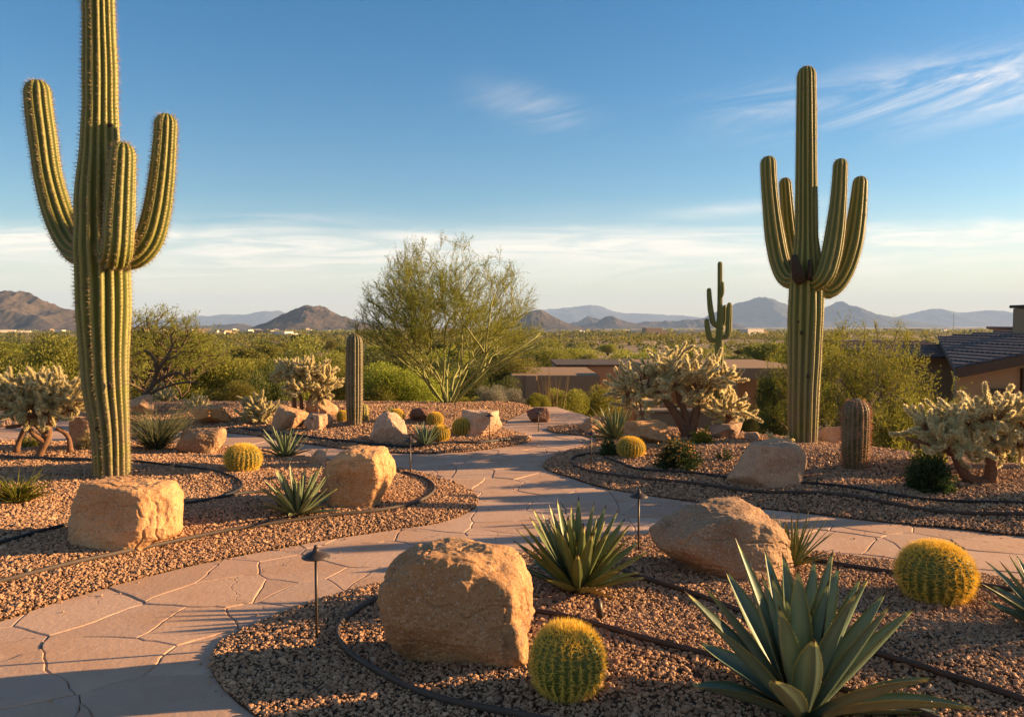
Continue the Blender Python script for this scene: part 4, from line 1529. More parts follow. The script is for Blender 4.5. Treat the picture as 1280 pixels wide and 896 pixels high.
# ------------------------------------------------------------------ rosettes
def leaf_blade(mb, rg, az, el0, el1, L, W, keel=.35, thick=.12, n=11, prof=None, mat=0, base_r=.03, twist=0.0, teeth=0):
    t = np.linspace(0, 1, n)
    el = el0 + (el1 - el0) * t ** 1.3
    dr = np.cos(el); dz = np.sin(el)
    ds = L / (n - 1)
    r_ = base_r + np.concatenate([[0], np.cumsum((dr[1:] + dr[:-1]) / 2 * ds)])
    z_ = np.concatenate([[0], np.cumsum((dz[1:] + dz[:-1]) / 2 * ds)])
    ca, sa = math.cos(az), math.sin(az)
    side = np.array([-sa, ca, 0.0])
    C = np.stack([r_ * ca, r_ * sa, z_], 1)
    Nn = np.stack([-dz * ca, -dz * sa, dr], 1)           # upper side of the leaf
    wv = W * (prof(t) if prof is not None else np.interp(t, [0, .12, .4, .7, .9, 1], [.62, .72, 1, .72, .30, .0]))
    cross = np.array([-1, -.55, 0, .55, 1.0])
    up = keel * np.abs(cross) ** 1.4
    tw = twist * t
    S = side[None] * np.cos(tw)[:, None] + Nn * np.sin(tw)[:, None]
    N2 = Nn * np.cos(tw)[:, None] - side[None] * np.sin(tw)[:, None]
    top = C[:, None] + S[:, None] * (cross[None, :, None] * wv[:, None, None] / 2) + N2[:, None] * (up[None, :, None] * wv[:, None, None] / 2)
    th_ = (1 - cross ** 2)[None, :] * (wv * thick + .002)[:, None]
    bot = top - N2[:, None] * th_[..., None]
    V = np.concatenate([top, bot[:, ::-1]], 1)             # closed ring of 10
    k = 10
    i_ = np.arange(n - 1)[:, None] * k; j_ = np.arange(k)[None]
    q_ = np.stack([i_ + j_, i_ + (j_ + 1) % k, i_ + k + (j_ + 1) % k, i_ + k + j_], -1).reshape(-1, 4)
    edge = np.concatenate([np.abs(cross), np.abs(cross[::-1])])
    att = np.repeat(edge[None], n, 0) * .95
    att = np.where(np.abs(att) > .9, 1.0, att)
    att[-1:] = 2.0
    if n > 9:
        att[-2:-1] = np.maximum(att[-2:-1], 1.15)
    mb.add(V.reshape(-1, 3), q_, mat, att.ravel())
    if teeth:
        tt_ = np.linspace(.08, .92, teeth)
        for col_, sg in ((0, -1), (4, 1)):
            Pp = np.stack([np.interp(tt_, t, top[:, col_, d]) for d in range(3)], 1)
            Sd = np.stack([np.interp(tt_, t, S[:, d]) for d in range(3)], 1) * sg
            n0 = mb.n
            spikes(mb, Pp - Sd * .001, Sd + rg.normal(0, .25, Sd.shape), .0065, .005, rg, mat)
            mb.att[-1] = np.full(mb.n - n0, 1.5)


def agave(label, base, n, L, W, seed, mat, el_lo=8, el_hi=86, droop=.25, keel=.4, prof=None, name='agave', spread=1.0, P=None, nseg=11, thick=.12, extra_droop=6, elp=.85, teeth=0, dry=0):
    rg = np.random.default_rng(seed)
    if P is None:
        P = on_ground(*base)
    mb = MB()
    for k in range(n):
        f = k / max(n - 1, 1)
        az = k * 2.39996 + rg.uniform(-.15, .15)
        el = R(el_lo + (el_hi - el_lo) * f ** elp + rg.uniform(-5, 5))
        ln = L * (0.80 + .25 * math.sin(f * 3.1)) * rg.uniform(.86, 1.08)
        if f > .8:
            ln *= 1.0 - .25 * (f - .8) / .2
        dr = rg.uniform(-.2, 1) * droop * (1 - .7 * f)
        leaf_blade(mb, rg, az, el, el - dr if k > extra_droop else el - dr - rg.uniform(0, .3), ln, W * rg.uniform(.85, 1.1) * (1 - .25 * f), keel, thick, nseg, prof, base_r=.03 * L / .5 * (1 - f) + .01, twist=rg.uniform(-.25, .25), teeth=teeth)
    for k in range(dry):
        leaf_blade(mb, rg, rg.uniform(0, 6.28), R(rg.uniform(-4, 10)), R(rg.uniform(-30, -5)), L * rg.uniform(.35, .6), W * .5, .7, .1, nseg, prof, base_r=.02, twist=rg.uniform(-.8, .8), mat=1)
    # short core
    ang_ = np.linspace(0, 1, 6)
    tube(mb, np.stack([0 * ang_, 0 * ang_, -.03 + ang_ * L * .22], 1), W * .55 * (1 - .5 * ang_), 8)
    return tag(mb.build(name, [mat, L_TAN], loc=P, attname='edge'), label, name)


agave('big blue green agave with broad leaves in the bottom right foreground', (1003, 893), 38, .68, .116, 81, AG_BLUE, el_lo=10, el_hi=88, droop=.30, elp=.62, teeth=22, dry=5, keel=.55, nseg=15,
      prof=lambda t: np.interp(t, [0, .1, .35, .55, .75, .9, 1], [.62, .66, .98, 1.0, .68, .30, 0]))
agave('stiff green agave with narrow pointed leaves behind the front boulder', (722, 738), 50, .53, .080, 82, AG_GREEN, el_lo=16, el_hi=88, droop=.08, keel=.35, teeth=16, dry=7)
agave('pale green agave beside the upright boulder in the left bed', (372, 643), 44, .44, .062, 83, AG_PALE, el_lo=14, el_hi=88, droop=.12, keel=.4, dry=6)
agave('smaller pale agave beyond the left golden barrel', (356, 571), 34, .39, .055, 84, AG_PALE, el_lo=16, el_hi=88, droop=.1, keel=.4, nseg=9)
agave('small blue grey agave on the island bed in front of a barrel cactus', (531, 557), 34, .33, .04, 85, AG_BLUE, el_lo=16, el_hi=88, droop=.08, nseg=8)
agave('agave cut off by the right edge of the picture', (1318, 790), 34, .42, .07, 86, AG_BLUE, el_lo=14, el_hi=84, droop=.3, keel=.5)
agave('thin leaved yucca behind the broad sloping boulder', (990, 706), 46, .38, .022, 87, AG_GREEN, el_lo=20, el_hi=88, droop=.3, keel=.3, name='yucca', nseg=8)
agave('dark yucca clump at the far path bend under the cholla tree', (768, 548), 60, .52, .05, 88, AG_PALE, el_lo=8, el_hi=86, droop=.3, name='yucca', nseg=7)


def grass_clump(label, base, n, L, seed, mat, wd=.008, el_lo=20, name='grass_clump', cat='grass clump', droop=.5, P=None, elw=1.0):
    rg = np.random.default_rng(seed)
    if P is None:
        P = on_ground(*base)
    mb = MB()
    prof = lambda t: np.interp(t, [0, .1, .6, 1], [.8, 1, .7, 0])
    for k in range(n):
        leaf_blade(mb, rg, rg.uniform(0, 6.283), R(el_lo + (88 - el_lo) * rg.random() ** elw), R(el_lo + 40 * rg.random()) - rg.random() * droop, L * rg.uniform(.6, 1.1), wd, .3, .1, 6, prof, base_r=rg.random() * .07)
    return tag(mb.build(name, mat, loc=P), label, cat)


grass_clump('big spiky grey green grass clump right of the left saguaro', (196, 562), 480, .66, 91, L_SPOON, .008, 22, 'desert_spoon', 'grass clump', .2)
grass_clump('bright green strappy clump at the left edge in front of the saguaro', (22, 627), 190, .30, 92, L_YEL, .014, 15, 'strappy_plant', 'plant', .6)
grass_clump('tall dry grass stalks in front of the low brown building', (690, 520), 60, 2.0, 93, L_TAN, .016, 74, 'dry_grass', 'grass clump', .1, P=np.array([.85, 17.9, -1.3]))
grass_clump('dead dry stalks poking over the upright boulder', (402, 575), 14, .2, 94, L_TAN, .008, 40)
grass_clump('wispy dry grass behind the broad sloping boulder', (968, 700), 40, .34, 95, L_TAN, .004, 40, 'dry_grass', 'grass clump', .3)

# ------------------------------------------------------------------ shrubs and trees
def leafy_shrub(label, base, wd, ht, seed, mat, nst=46, leaf=.035, lw=.014, per=26, name='shrub', P=None, tipmat=None, upright=.6, s=None, bury=0.0):
    rg = np.random.default_rng(seed)
    if P is None:
        P = on_ground(*base)
    s = s or depth_of(P) / F
    W, H = wd * s / 2, ht * s
    t = thing(name, label, 'shrub', (P[0] * (1 + W * .5 / P[1]), P[1] + W * .5, P[2] - bury))
    d = unit(rg.normal(size=(nst, 3)) * np.array([1, 1, .6]) + np.array([0, 0, upright])); d[:, 2] = np.abs(d[:, 2])
    tips = d * np.array([W, W, H]) * rg.uniform(.72, 1.08, (nst, 1))
    start = d * np.array([.1 * W, .1 * W, 0])
    mb = MB()
    twigs(mb, start, tips - start, np.linalg.norm(tips - start, axis=1), .006, rg)
    mb.build('stems', BARK, t, smooth=False)
    mb = MB()
    f = rg.uniform(.25, 1.0, (nst, per, 1)) ** .7
    Pp = (start[:, None] * (1 - f) + tips[:, None] * f + rg.normal(0, .07 * (W + H), (nst, per, 3)) * .5).reshape(-1, 3)
    Pp[:, 2] = np.abs(Pp[:, 2])
    Dd = np.repeat(d, per, 0) + rg.normal(0, .6, Pp.shape)
    leaflets(mb, Pp, Dd, leaf * rg.uniform(.6, 1.2, len(Pp)), lw, rg)
    if tipmat:
        top = tips[d[:, 2] > .45]
        leaflets(mb, np.repeat(top, 3, 0) + rg.normal(0, .015, (len(top) * 3, 3)), rg.normal(size=(len(top) * 3, 3)), .03, .02, rg, 1)
    mb.build('foliage', [mat] + ([tipmat] if tipmat else []), t, smooth=False)
    return t


FLOWER = m_plain('orange_bud', (.55, .24, .05), 0.7, 0.2, 10, trans=.3)
leafy_shrub('dark green shrub with orange tips in front of the cholla tree', (846, 589), 58, 38, 131, L_DARK, 90, .04, .016, 40, tipmat=FLOWER)
leafy_shrub('small dense dark green shrub left of the right edge cholla', (1161, 616), 58, 44, 132, L_DARK, 110, .05, .012, 44, upright=.9)
leafy_shrub('little bright green shrub at the foot of the cholla trunks', (878, 555), 26, 20, 133, L_YEL, 30, .05, .03, 16)
leafy_shrub('tiny dark sprig beside the squat right boulder', (905, 575), 20, 14, 134, L_DARK, 24, .03, .012, 14)
leafy_shrub('low green tuft under the left edge cholla', (34, 560), 26, 14, 135, L_YEL, 30, .05, .015, 14)
leafy_shrub('dry brown tuft beside the grey boulder behind the saguaro', (108, 562), 24, 30, 136, L_TAN, 40, .05, .01, 16)
leafy_shrub('yellow flowering shrub behind the right cholla trunk', (1160, 580), 40, 24, 137, L_YEL, 44, .05, .018, 22, tipmat=GOLD)
leafy_shrub('low dark shrub left of the golden barrel at the right bed corner', (762, 570), 26, 24, 138, L_DARK, 40, .04, .016, 20)
leafy_shrub('small blue green plant behind the peaked boulder', (487, 528), 14, 20, 139, L_SPOON, 26, .08, .015, 14)


def grow(rg, base_stems, lens, ratio, kids, ang, wander, trop, maxlev, r0, rr_=.62):
    """recursive branching; returns branches [(points, radii, level)]"""
    out = []
    def br(p, d, L, r, lev):
        n = 7 if lev < 2 else 5
        pts = [p.copy()]; dirs = []
        q = p.copy(); dd = d.copy()
        for _ in range(n):
            dd = unit(dd + rg.normal(0, wander, 3) + np.array([0, 0, trop]))
            q = q + dd * L / n
            pts.append(q.copy()); dirs.append(dd.copy())
        pts = np.array(pts)
        out.append((pts, np.linspace(r, r * .55, n + 1), lev, np.array(dirs)))
        if lev < maxlev:
            for c in range(kids[lev]):
                f = rg.uniform(.35, 1.0) if c else 1.0
                ii = min(n - 1, int(f * n))
                sd = unit(np.cross(dirs[ii], rg.normal(size=3)))
                nd = unit(dirs[ii] + sd * math.tan(R(ang)) * rg.uniform(.5, 1.2))
                br(pts[min(ii + 1, n)] if c == 0 else pts[ii], nd, L * ratio * rg.uniform(.75, 1.2), max(r * rr_, .003), lev + 1)
    for d, L in zip(base_stems, lens):
        br(np.zeros(3), unit(np.array(d, float)), L, r0 * rg.uniform(.8, 1.15), 0)
    return out


def branch_tree(label, P, H, W, seed, leafmat, bark, stems, kids=(3, 4, 3), ang=30, wander=.12, trop=.05, ratio=.66, r0=.045, ntw=7, twl=.22, nlf=5, leaf=.04, lw=.012, name='desert_tree', cat='tree', twmat=None, group=None, keep_leaf=1.0, sub=0):
    rg = np.random.default_rng(seed)
    B = grow(rg, [s_[:3] for s_ in stems], [s_[3] for s_ in stems], ratio, kids, ang, wander, trop, len(kids), r0)
    allp = np.concatenate([b[0] for b in B])
    ext = np.percentile(allp, 88, axis=0) - np.percentile(allp, 12, axis=0)
    sc = np.array([W / ext[0], W / ext[0], H / np.percentile(allp[:, 2], 86)])
    def shape(q):
        return q * sc
    def inside(q):
        return np.sqrt((q[:, 0] / (W / 2)) ** 2 + (q[:, 1] / (W / 2)) ** 2 + (q[:, 2] / H) ** 2)
    t = thing(name, label, cat, P, 0, group)
    mb = MB()
    tw_p, tw_d = [], []
    for pts, rr, lev, dirs in B:
        pts = shape(pts)
        over = np.where(inside(pts) > rg.uniform(.84, 1.06))[0]
        if len(over):
            if over[0] < 2:
                continue
            pts = pts[:over[0]]; rr = rr[:over[0]]; dirs = dirs[:max(1, over[0] - 1)]
        tube(mb, pts, rr, 7 if lev == 0 else (5 if lev == 1 else 3), cap=False)
        if lev >= len(kids) - 2:
            n = ntw
            f = rg.uniform(.15, 1, n) * (len(pts) - 1.001)
            ii = f.astype(int)
            pp = pts[ii] + (pts[ii + 1] - pts[ii]) * (f - ii)[:, None]
            tw_p.append(pp); tw_d.append(unit(dirs[np.minimum(ii, len(dirs) - 1)] + rg.normal(0, .5, (n, 3)) + np.array([0, 0, .25])))
    mb.build('trunk', bark, t)
    Pp, Dd = np.concatenate(tw_p), np.concatenate(tw_d)
    mb = MB()
    Lw = twl * rg.uniform(.5, 1.25, len(Pp))
    twigs(mb, Pp, Dd, Lw, .0034, rg, 0)
    if sub:
        f2 = rg.uniform(.25, 1.0, (len(Pp), sub))
        P2 = (Pp[:, None] + Dd[:, None] * (f2 * Lw[:, None])[..., None]).reshape(-1, 3)
        D2 = unit(np.repeat(Dd, sub, 0) + rg.normal(0, .42, P2.shape) + np.array([0, 0, .12]))
        L2 = twl * rg.uniform(.35, .9, len(P2))
        twigs(mb, P2, D2, L2, .0026, rg, 0)
        Pp, Dd, Lw = np.concatenate([Pp, P2]), np.concatenate([Dd, D2]), np.concatenate([Lw, L2])
    f = rg.uniform(.1, 1.0, (len(Pp), nlf))
    Q = (Pp[:, None] + Dd[:, None] * (f * Lw[:, None])[..., None]).reshape(-1, 3)
    Dq = np.repeat(Dd, nlf, 0) + rg.normal(0, .7, Q.shape)
    if keep_leaf < 1:
        m_ = rg.random(len(Q)) < keep_leaf
        Q, Dq = Q[m_], Dq[m_]
    leaflets(mb, Q, Dq, leaf * rg.uniform(.6, 1.3, len(Q)), lw, rg, 0)
    mb.build('crown', leafmat, t, smooth=False)
    return t


def stems_fan(rg, n, tilt_lo, tilt_hi, L):
    out = []
    for k in range(n):
        a = k * 2 * math.pi / n + rg.uniform(-.3, .3)
        ti = R(rg.uniform(tilt_lo, tilt_hi))
        out.append((math.sin(ti) * math.cos(a), math.sin(ti) * math.sin(a), math.cos(ti), L * rg.uniform(.8, 1.2)))
    return out


rt = np.random.default_rng(200)
P = at_depth(560, 403, 16.35); P[2] = float(terrain_z(P[0], P[1])[0])
D = depth_of(P)
branch_tree('airy vase shaped palo verde tree rising behind the island bed', P, 208 * D / F, 262 * D / F, 201, L_PV, PVBARK,
            stems_fan(rt, 12, 5, 40, 1.25), kids=(4, 4, 4, 3), ang=29, wander=.11, trop=.03, ratio=.74, r0=.030, ntw=5, twl=.24, nlf=5, leaf=.028, lw=.010, name='palo_verde_tree', sub=3)


def tree_at(px, py_top, D, base_z=None):
    P = at_depth(px, 403, D)
    P[2] = float(terrain_z(P[0], P[1])[0]) if base_z is None else base_z
    top = EYE - (py_top - 403) / F * D
    return P, top - P[2]


P, H = tree_at(1072, 412, 14.6)
branch_tree('wide feathery palo verde shrub behind the right saguaro', P, H, 350 * 14.6 / F, 202, L_PV, BARK, stems_fan(rt, 14, 10, 66, 1.1),
            kids=(4, 4, 4, 3), ang=30, wander=.13, trop=.05, ratio=.70, r0=.035, ntw=6, twl=.26, nlf=6, leaf=.034, lw=.012, name='palo_verde_tree', sub=3)
P, H = tree_at(208, 392, 18.5)
branch_tree('olive green mesquite tree with bare dark lower branches left of centre', P, H, 205 * 18.5 / F, 203, L_OLIVE, BARK, stems_fan(rt, 6, 10, 50, 1.2),
            kids=(4, 4, 4, 3), ang=34, wander=.2, trop=.03, ratio=.68, r0=.06, ntw=6, twl=.24, nlf=4, leaf=.045, lw=.015, name='mesquite_tree', sub=3)
# twisted bare limbs in front of that tree
mb = MB()
P = on_ground(172, 512)
D = depth_of(P)
for pts, r0, r1 in [([(172, 515), (178, 498), (190, 482), (196, 466), (206, 450), (216, 432)], 3.6, 1.6), ([(190, 482), (203, 472), (214, 468), (224, 466), (234, 474)], 2.6, 1.4),
                    ([(196, 466), (194, 452), (188, 442), (180, 438)], 2.4, 1.6), ([(206, 450), (218, 446), (228, 440)], 1.8, .8), ([(178, 498), (200, 486), (230, 478), (250, 479)], 2.4, .9),
                    ([(216, 432), (214, 420), (219, 412)], 1.4, .6)]:
    C = pxcurve([(x, y, .04 * math.sin(x)) for x, y in pts], P)
    tube(mb, C, np.linspace(r0, r1, len(C)) * D / F, 7)
tag(mb.build('dead_tree', BARK, loc=P), 'twisted dark bare limbs in front of the olive mesquite', 'tree')


def crown_mesh(name, seed, mat, nl=16, nleaf=5200, leaf=.10, lw=.045, fl=.0):
    """unit-sized bush: lobes of leaf sprigs within a dome 1 wide and 1 high"""
    rg = np.random.default_rng(seed)
    mb = MB()
    d = unit(rg.normal(size=(nl, 3)) + np.array([0, 0, .25]))
    c = d * np.array([.33, .33, .34]) * rg.uniform(.5, 1.0, (nl, 1)) + np.array([0, 0, .52])
    sz = rg.uniform(.10, .20, nl)
    k = rg.choice(nl, nleaf, p=sz**2 / (sz**2).sum())
    o = unit(rg.normal(size=(nleaf, 3))) * (rg.random((nleaf, 1)) ** .40)
    Pp = c[k] + o * sz[k][:, None] * np.array([1.15, 1.15, .95])
    ok = Pp[:, 2] > 0.02 + fl
    Pp, o = Pp[ok], o[ok]
    Dd = unit(o + rg.normal(0, .7, o.shape) + np.array([0, 0, .5]))
    leaflets(mb, Pp, Dd, leaf * rg.uniform(.5, 1.3, len(Pp)), lw, rg)
    tr = MB()
    for q_ in range(min(nl, 9)):
        mid = c[q_] * np.array([.45, .45, .5])
        C = catmull(np.array([[0, 0, -.05], mid + rg.normal(0, .02, 3), c[q_]]), False, .08)
        tube(tr, C, np.linspace(.018, .006, len(C)), 5, cap=False)
    return mb.mesh(name, mat, smooth=False), tr.mesh('trunk', BARK)


KINDS = {}
for kn, mat in (('olive', L_OLIVE), ('green', L_GREEN), ('yellow', L_YEL), ('grey', L_GREY), ('pv', L_PV)):
    KINDS[kn] = [crown_mesh('crown', 300 + len(KINDS) * 7 + v, mat, 15 + 3 * v, 26000, .024, .009) for v in range(3)]
FARK = {kn: [crown_mesh('crown', 400 + 9 * i_ + v, mat, 12 + 3 * v, 5500, .050, .024) for v in range(3)] for i_, (kn, mat) in enumerate((('olive', L_OLIVE), ('green', L_GREEN), ('yellow', L_YEL), ('pv', L_PV)))}


def bush(kind, P, W, H, rot, label, name='desert_shrub', cat='shrub', group=None, far=False, v=0):
    cm, tm = (FARK if far else KINDS)[kind][v % 3]
    t = thing(name, label, cat, P, rot, group)
    t.scale = (W, W, H)
    link(bpy.data.objects.new('crown', cm), t)
    link(bpy.data.objects.new('trunk', tm), t)
    return t


mid = [(52, 414, 21, 150, 'olive', 'broad olive desert tree behind the left edge cholla'),
       (128, 418, 24, 110, 'olive', 'olive desert tree directly behind the left saguaro trunk'),
       (-60, 425, 20, 120, 'green', 'green desert tree at the far left margin'),
       (288, 474, 17.6, 72, 'olive', 'rounded olive bush behind the flat topped boulder'),
       (255, 425, 22, 120, 'olive', 'olive tree behind the bare limbs left of the hill'),
       (372, 424, 25, 150, 'olive', 'wide olive tree behind the cholla with the rounded crown'),
       (335, 450, 22, 80, 'green', 'green bush between the rounded olive bush and the middle cholla'),
       (432, 452, 20, 90, 'olive', 'olive bush behind the dark columnar cactus'),
       (505, 452, 19, 120, 'pv', 'tan green scrubby bush behind the left side of the palo verde'),
       (470, 474, 18.4, 76, 'olive', 'low scrubby bush right of the dark columnar cactus'),
       (590, 455, 22, 90, 'green', 'dark green bush behind the palo verde stems'),
       (632, 432, 32, 90, 'olive', 'olive tree behind the right side of the palo verde'),
       (625, 470, 27, 70, 'green', 'dark shaded bush left of the low brown building'),
       (585, 490, 17.8, 40, 'yellow', 'small yellow green bush right of the palo verde base'),
       (612, 482, 17.4, 50, 'grey', 'grey leafed bush behind the grey tan island boulder'),
       (645, 484, 18.4, 56, 'grey', 'silvery brush in front of the building corner'),
       (700, 474, 18.6, 70, 'yellow', 'bright yellow green bush left of the building corner'),
       (744, 466, 19.4, 84, 'yellow', 'larger bright yellow green bush in front of the building wall'),
       (672, 492, 17.2, 36, 'yellow', 'low yellow bush beside the craggy brown rock'),
       (966, 468, 15.2, 90, 'green', 'green bush left of the right saguaro trunk'),
       (1135, 500, 13.2, 90, 'olive', 'lower olive bush at the right foot of the palo verde shrub'),
       (1255, 545, 10.4, 80, 'green', 'dark green bush under the right edge cholla'),
       (1060, 520, 12.8, 70, 'green', 'low dark bush behind the stout barrel cactus'),
       (1000, 404, 33, 60, 'pv', 'yellow green tree top behind the right saguaro'),
       (820, 540, 13.6, 50, 'green', 'dark low bush behind the small boulder right of the path'),
       (940, 520, 14.2, 60, 'green', 'dusky bush behind the small curved cholla arm'),
       (1180, 415, 40, 60, 'yellow', 'yellow green tree beyond the tiled roof'),
       (1140, 412, 44, 80, 'olive', 'olive tree beyond the palo verde shrub on the right')]
for k, (px, pt, D, wd, kn, lb) in enumerate(mid):
    P, H = tree_at(px, pt, D)
    bush(kn, P, wd * D / F * 1.15, H * 1.08, k * 1.9, lb, v=k)

# ------------------------------------------------------------------ buildings
def win(parent, x0, x1, y, z0, z1, M, mat=DARKGLASS, name='window'):
    mb = MB()
    mb.box(x0, x1, y - .02, y + .06, z0, z1, 0, M)
    return mb.build(name, mat, parent, smooth=False)


def block(parent, name, mat, x0, x1, y0, y1, z0, z1, bev=.04):
    bm = bmesh.new()
    bmesh.ops.create_cube(bm, size=1.0)
    for v in bm.verts:
        v.co = Vector(((x0 + x1) / 2 + v.co.x * (x1 - x0), (y0 + y1) / 2 + v.co.y * (y1 - y0), (z0 + z1) / 2 + v.co.z * (z1 - z0)))
    if bev:
        bmesh.ops.bevel(bm, geom=list(bm.edges), offset=bev, segments=2, affect='EDGES', profile=.6)
    me = bpy.data.meshes.new(name); bm.to_mesh(me); bm.free()
    me.materials.append(mat)
    return link(bpy.data.objects.new(name, me), parent)


# low adobe house in the middle distance
Db = 30.0
sb = Db / F
x0 = (638 - 640) * sb; x1 = (750 - 640) * sb
zt = EYE - (469 - 403) * sb
t = thing('adobe_house', 'low flat roofed brown stucco house beyond the yellow green bushes', 'house', (0, Db, -3.3))
L0 = 3.3
block(t, 'wall', STUCCO, x0, x1, 0, 5.5, -.3, zt + L0)
block(t, 'pier', STUCCO, x0 + .56, x0 + 1.0, -.14, .2, -.3, zt + L0 - .004)
zt2 = EYE - (457.5 - 403) * (sb * 1.2)
block(t, 'upper_wall', STUCCO, x0 + 2.1, x0 + 6.6, 5.8, 11, -.3, zt2 + L0)
block(t, 'parapet', WOOD, x0 + 2.02, x0 + 6.68, 5.7, 11.1, zt2 + L0 + .004, zt2 + L0 + .08, .015)
block(t, 'window', DARKGLASS, x0 + 2.5, x0 + 3.3, 5.76, 5.84, 2.2, 2.55, .01)
# long flat roof right
t = thing('carport', 'long low flat roofed carport with a deep shaded opening behind the cholla tree', 'building', (0, 26, -3.2))
sb = 26 / F
xa, xb = (815 - 640) * sb, (1010 - 640) * sb
zr = EYE - (459 - 403) * sb + 3.2
block(t, 'roof', STUCCO, xa, xb, -.4, 5.6, zr - .38, zr)
block(t, 'wall', STUCCO, xa + .2, xb - .2, 4.6, 5.2, -.3, zr - .384)
for x in (xa + .3, (xa + xb) / 2, xb - .6):
    block(t, 'post', STUCCO2, x, x + .3, 0, .3, -.3, zr - .384)
block(t, 'door', WOOD, xa + 2.6, xa + 3.6, 4.53, 4.597, -.2, zr - .9, .01)
# planter walls
t = thing('planter_wall', 'low stepped stucco wall seen under the cholla tree', 'wall', (0, 15.6, -1.9))
sb = 15.6 / F
block(t, 'lower_wall', STUCCO, (800 - 640) * sb, (900 - 640) * sb, 0, .35, -.5, 1.9 + EYE - (516 - 403) * sb)
block(t, 'upper_wall', STUCCO2, (806 - 640) * sb, (832 - 640) * sb, .6, 1.0, -.5, 1.9 + EYE - (504 - 403) * sb)
block(t, 'cap', STUCCO2, (798 - 640) * sb, (902 - 640) * sb, -.04, .39, 1.904 + EYE - (516 - 403) * sb, 1.95 + EYE - (516 - 403) * sb, .015)
t = thing('garden_wall', 'low tan garden wall behind the trunks of the right edge cholla', 'wall', (0, 13.0, -2.2))
sb = 13 / F
block(t, 'wall', STUCCO2, (1180 - 640) * sb, (1330 - 640) * sb, 0, .3, -.5, 2.2 + EYE - (560 - 403) * sb)
block(t, 'cap', STUCCO, (1178 - 640) * sb, (1332 - 640) * sb, -.05, .35, 2.204 + EYE - (560 - 403) * sb, 2.27 + EYE - (560 - 403) * sb, .015)

# tiled house on the right
m, tt = material('slate_tiles')
co = obj_co(tt)
xx, yy, zz_ = tt.sep(co)
rowv = tt.m('MULTIPLY', yy, 3.2)
br_ = tt.n('ShaderNodeTexBrick')
tt.put(br_.inputs['Vector'], tt.comb(xx, yy, 0.0))
br_.inputs['Scale'].default_value = 2.4
br_.inputs['Color1'].default_value = (.17, .115, .10, 1); br_.inputs['Color2'].default_value = (.25, .17, .145, 1); br_.inputs['Mortar'].default_value = (.045, .035, .035, 1)
br_.inputs['Mortar Size'].default_value = .03
cc = tt.mix(tt.m('MULTIPLY', tt.noise(co, 3, 5), .6), br_.outputs['Color'], (.13, .10, .10))
TILES = finish(m, tt, cc, .75, tt.bump(tt.m('SUBTRACT', 1.0, br_.outputs['Fac']), .6, .03), .3)

t = thing('tiled_roof_house', 'tan house with a low tiled roof and chimney at the right edge', 'house', (9.42, 17, -3.0))
H0 = 3.0
def roof_z(x, y):
    return .73 + H0 + .196 * np.minimum(x, 8.4 - x)
def gable(poly, name, mat, top, bot, parent):
    mb = MB()
    c = np.array(poly); n = len(c)
    zc = roof_z(c[:, 0], c[:, 1])
    Vv = np.concatenate([np.c_[c, zc + top], np.c_[c, zc + bot]])
    a = np.arange(n); b = (a + 1) % n
    mb.add(Vv, [a.reshape(1, -1), (a[::-1] + n).reshape(1, -1), np.stack([b, a, a + n, b + n], 1)])
    return mb.build(name, mat, parent, smooth=False)
rp = [(0, 0), (4.2, 0), (4.2, 3.6), (2.82, 6.0)]
mb = MB()
# overlapping tile courses running along the eave
for k in range(16):
    xa_, xb2 = k * .28 - .05, k * .28 + .31 - .05
    cell = clip_poly(list(rp), (1, 0), xb2); cell = clip_poly(cell, (-1, 0), -xa_)
    if len(cell) < 3:
        continue
    c = np.array(cell)
    zc = roof_z(c[:, 0], c[:, 1]) + .05 * (1 - (c[:, 0] - xa_) / .31)
    n = len(c)
    Vv = np.concatenate([np.c_[c, zc], np.c_[c, zc - .06]])
    a = np.arange(n); b = (a + 1) % n
    mb.add(Vv, [a.reshape(1, -1), (a[::-1] + n).reshape(1, -1), np.stack([b, a, a + n, b + n], 1)])
rf = mb.build('roof', TILES, t, smooth=False)
gable([(4.2, 0), (8.4, 0), (8.4, 6), (4.2, 6)], 'roof', TILES, .03, -.03, t)
gable([(.03, -.04), (4.2, -.04), (4.2, 3.55), (2.80, 5.9)], 'fascia', WOOD, -.012, -.22, rf)
mb = MB()
wp = np.array([(.32, .5), (4.2, .5), (8.0, .5), (8.0, 5.5), (4.2, 5.5), (2.9, 5.4)])
n = len(wp)
Vv = np.concatenate([np.c_[wp, roof_z(wp[:, 0], wp[:, 1]) - .225], np.c_[wp, np.full(n, -.6)]])
mb.add(Vv, [np.stack([np.arange(n), np.arange(n) + n, (np.arange(n) + 1) % n + n, (np.arange(n) + 1) % n], 1)])
mb.build('wall', STUCCO2, t, smooth=False)
win(t, .95, 1.5, .46, 2.55, 3.15, None)
mb = MB(); mb.box(.90, 1.55, .42, .50, 3.155, 3.25); mb.build('lintel', WOOD, t, smooth=False)
win(t, 1.72, 1.95, .44, .0, 3.7, None, WOOD, 'pillar')
block(t, 'chimney', STUCCO2, 3.42, 3.95, 3.0, 3.55, 3.6, H0 + EYE + .36, .03)
chm = t.children[-1]
block(chm, 'chimney_cap', WOOD, 3.36, 4.01, 2.94, 3.61, H0 + EYE + .364, H0 + EYE + .44, .02)
t = thing('tiled_roof_wing', 'low tiled roof wing mostly hidden behind the palo verde shrub', 'building', (9.4, 20.5, -3.0))
mb = MB()
for k in range(12):
    ya = k * .3
    z = 3.0 + EYE - .86 + k * .03
    mb.box(0, 2.9, ya, ya + .34, z - .06, z + .0)
mb.build('roof', TILES, t, smooth=False)
block(t, 'wall', STUCCO2, .3, 2.7, .4, 3.4, -.5, 3.0 + EYE - .93, .02)

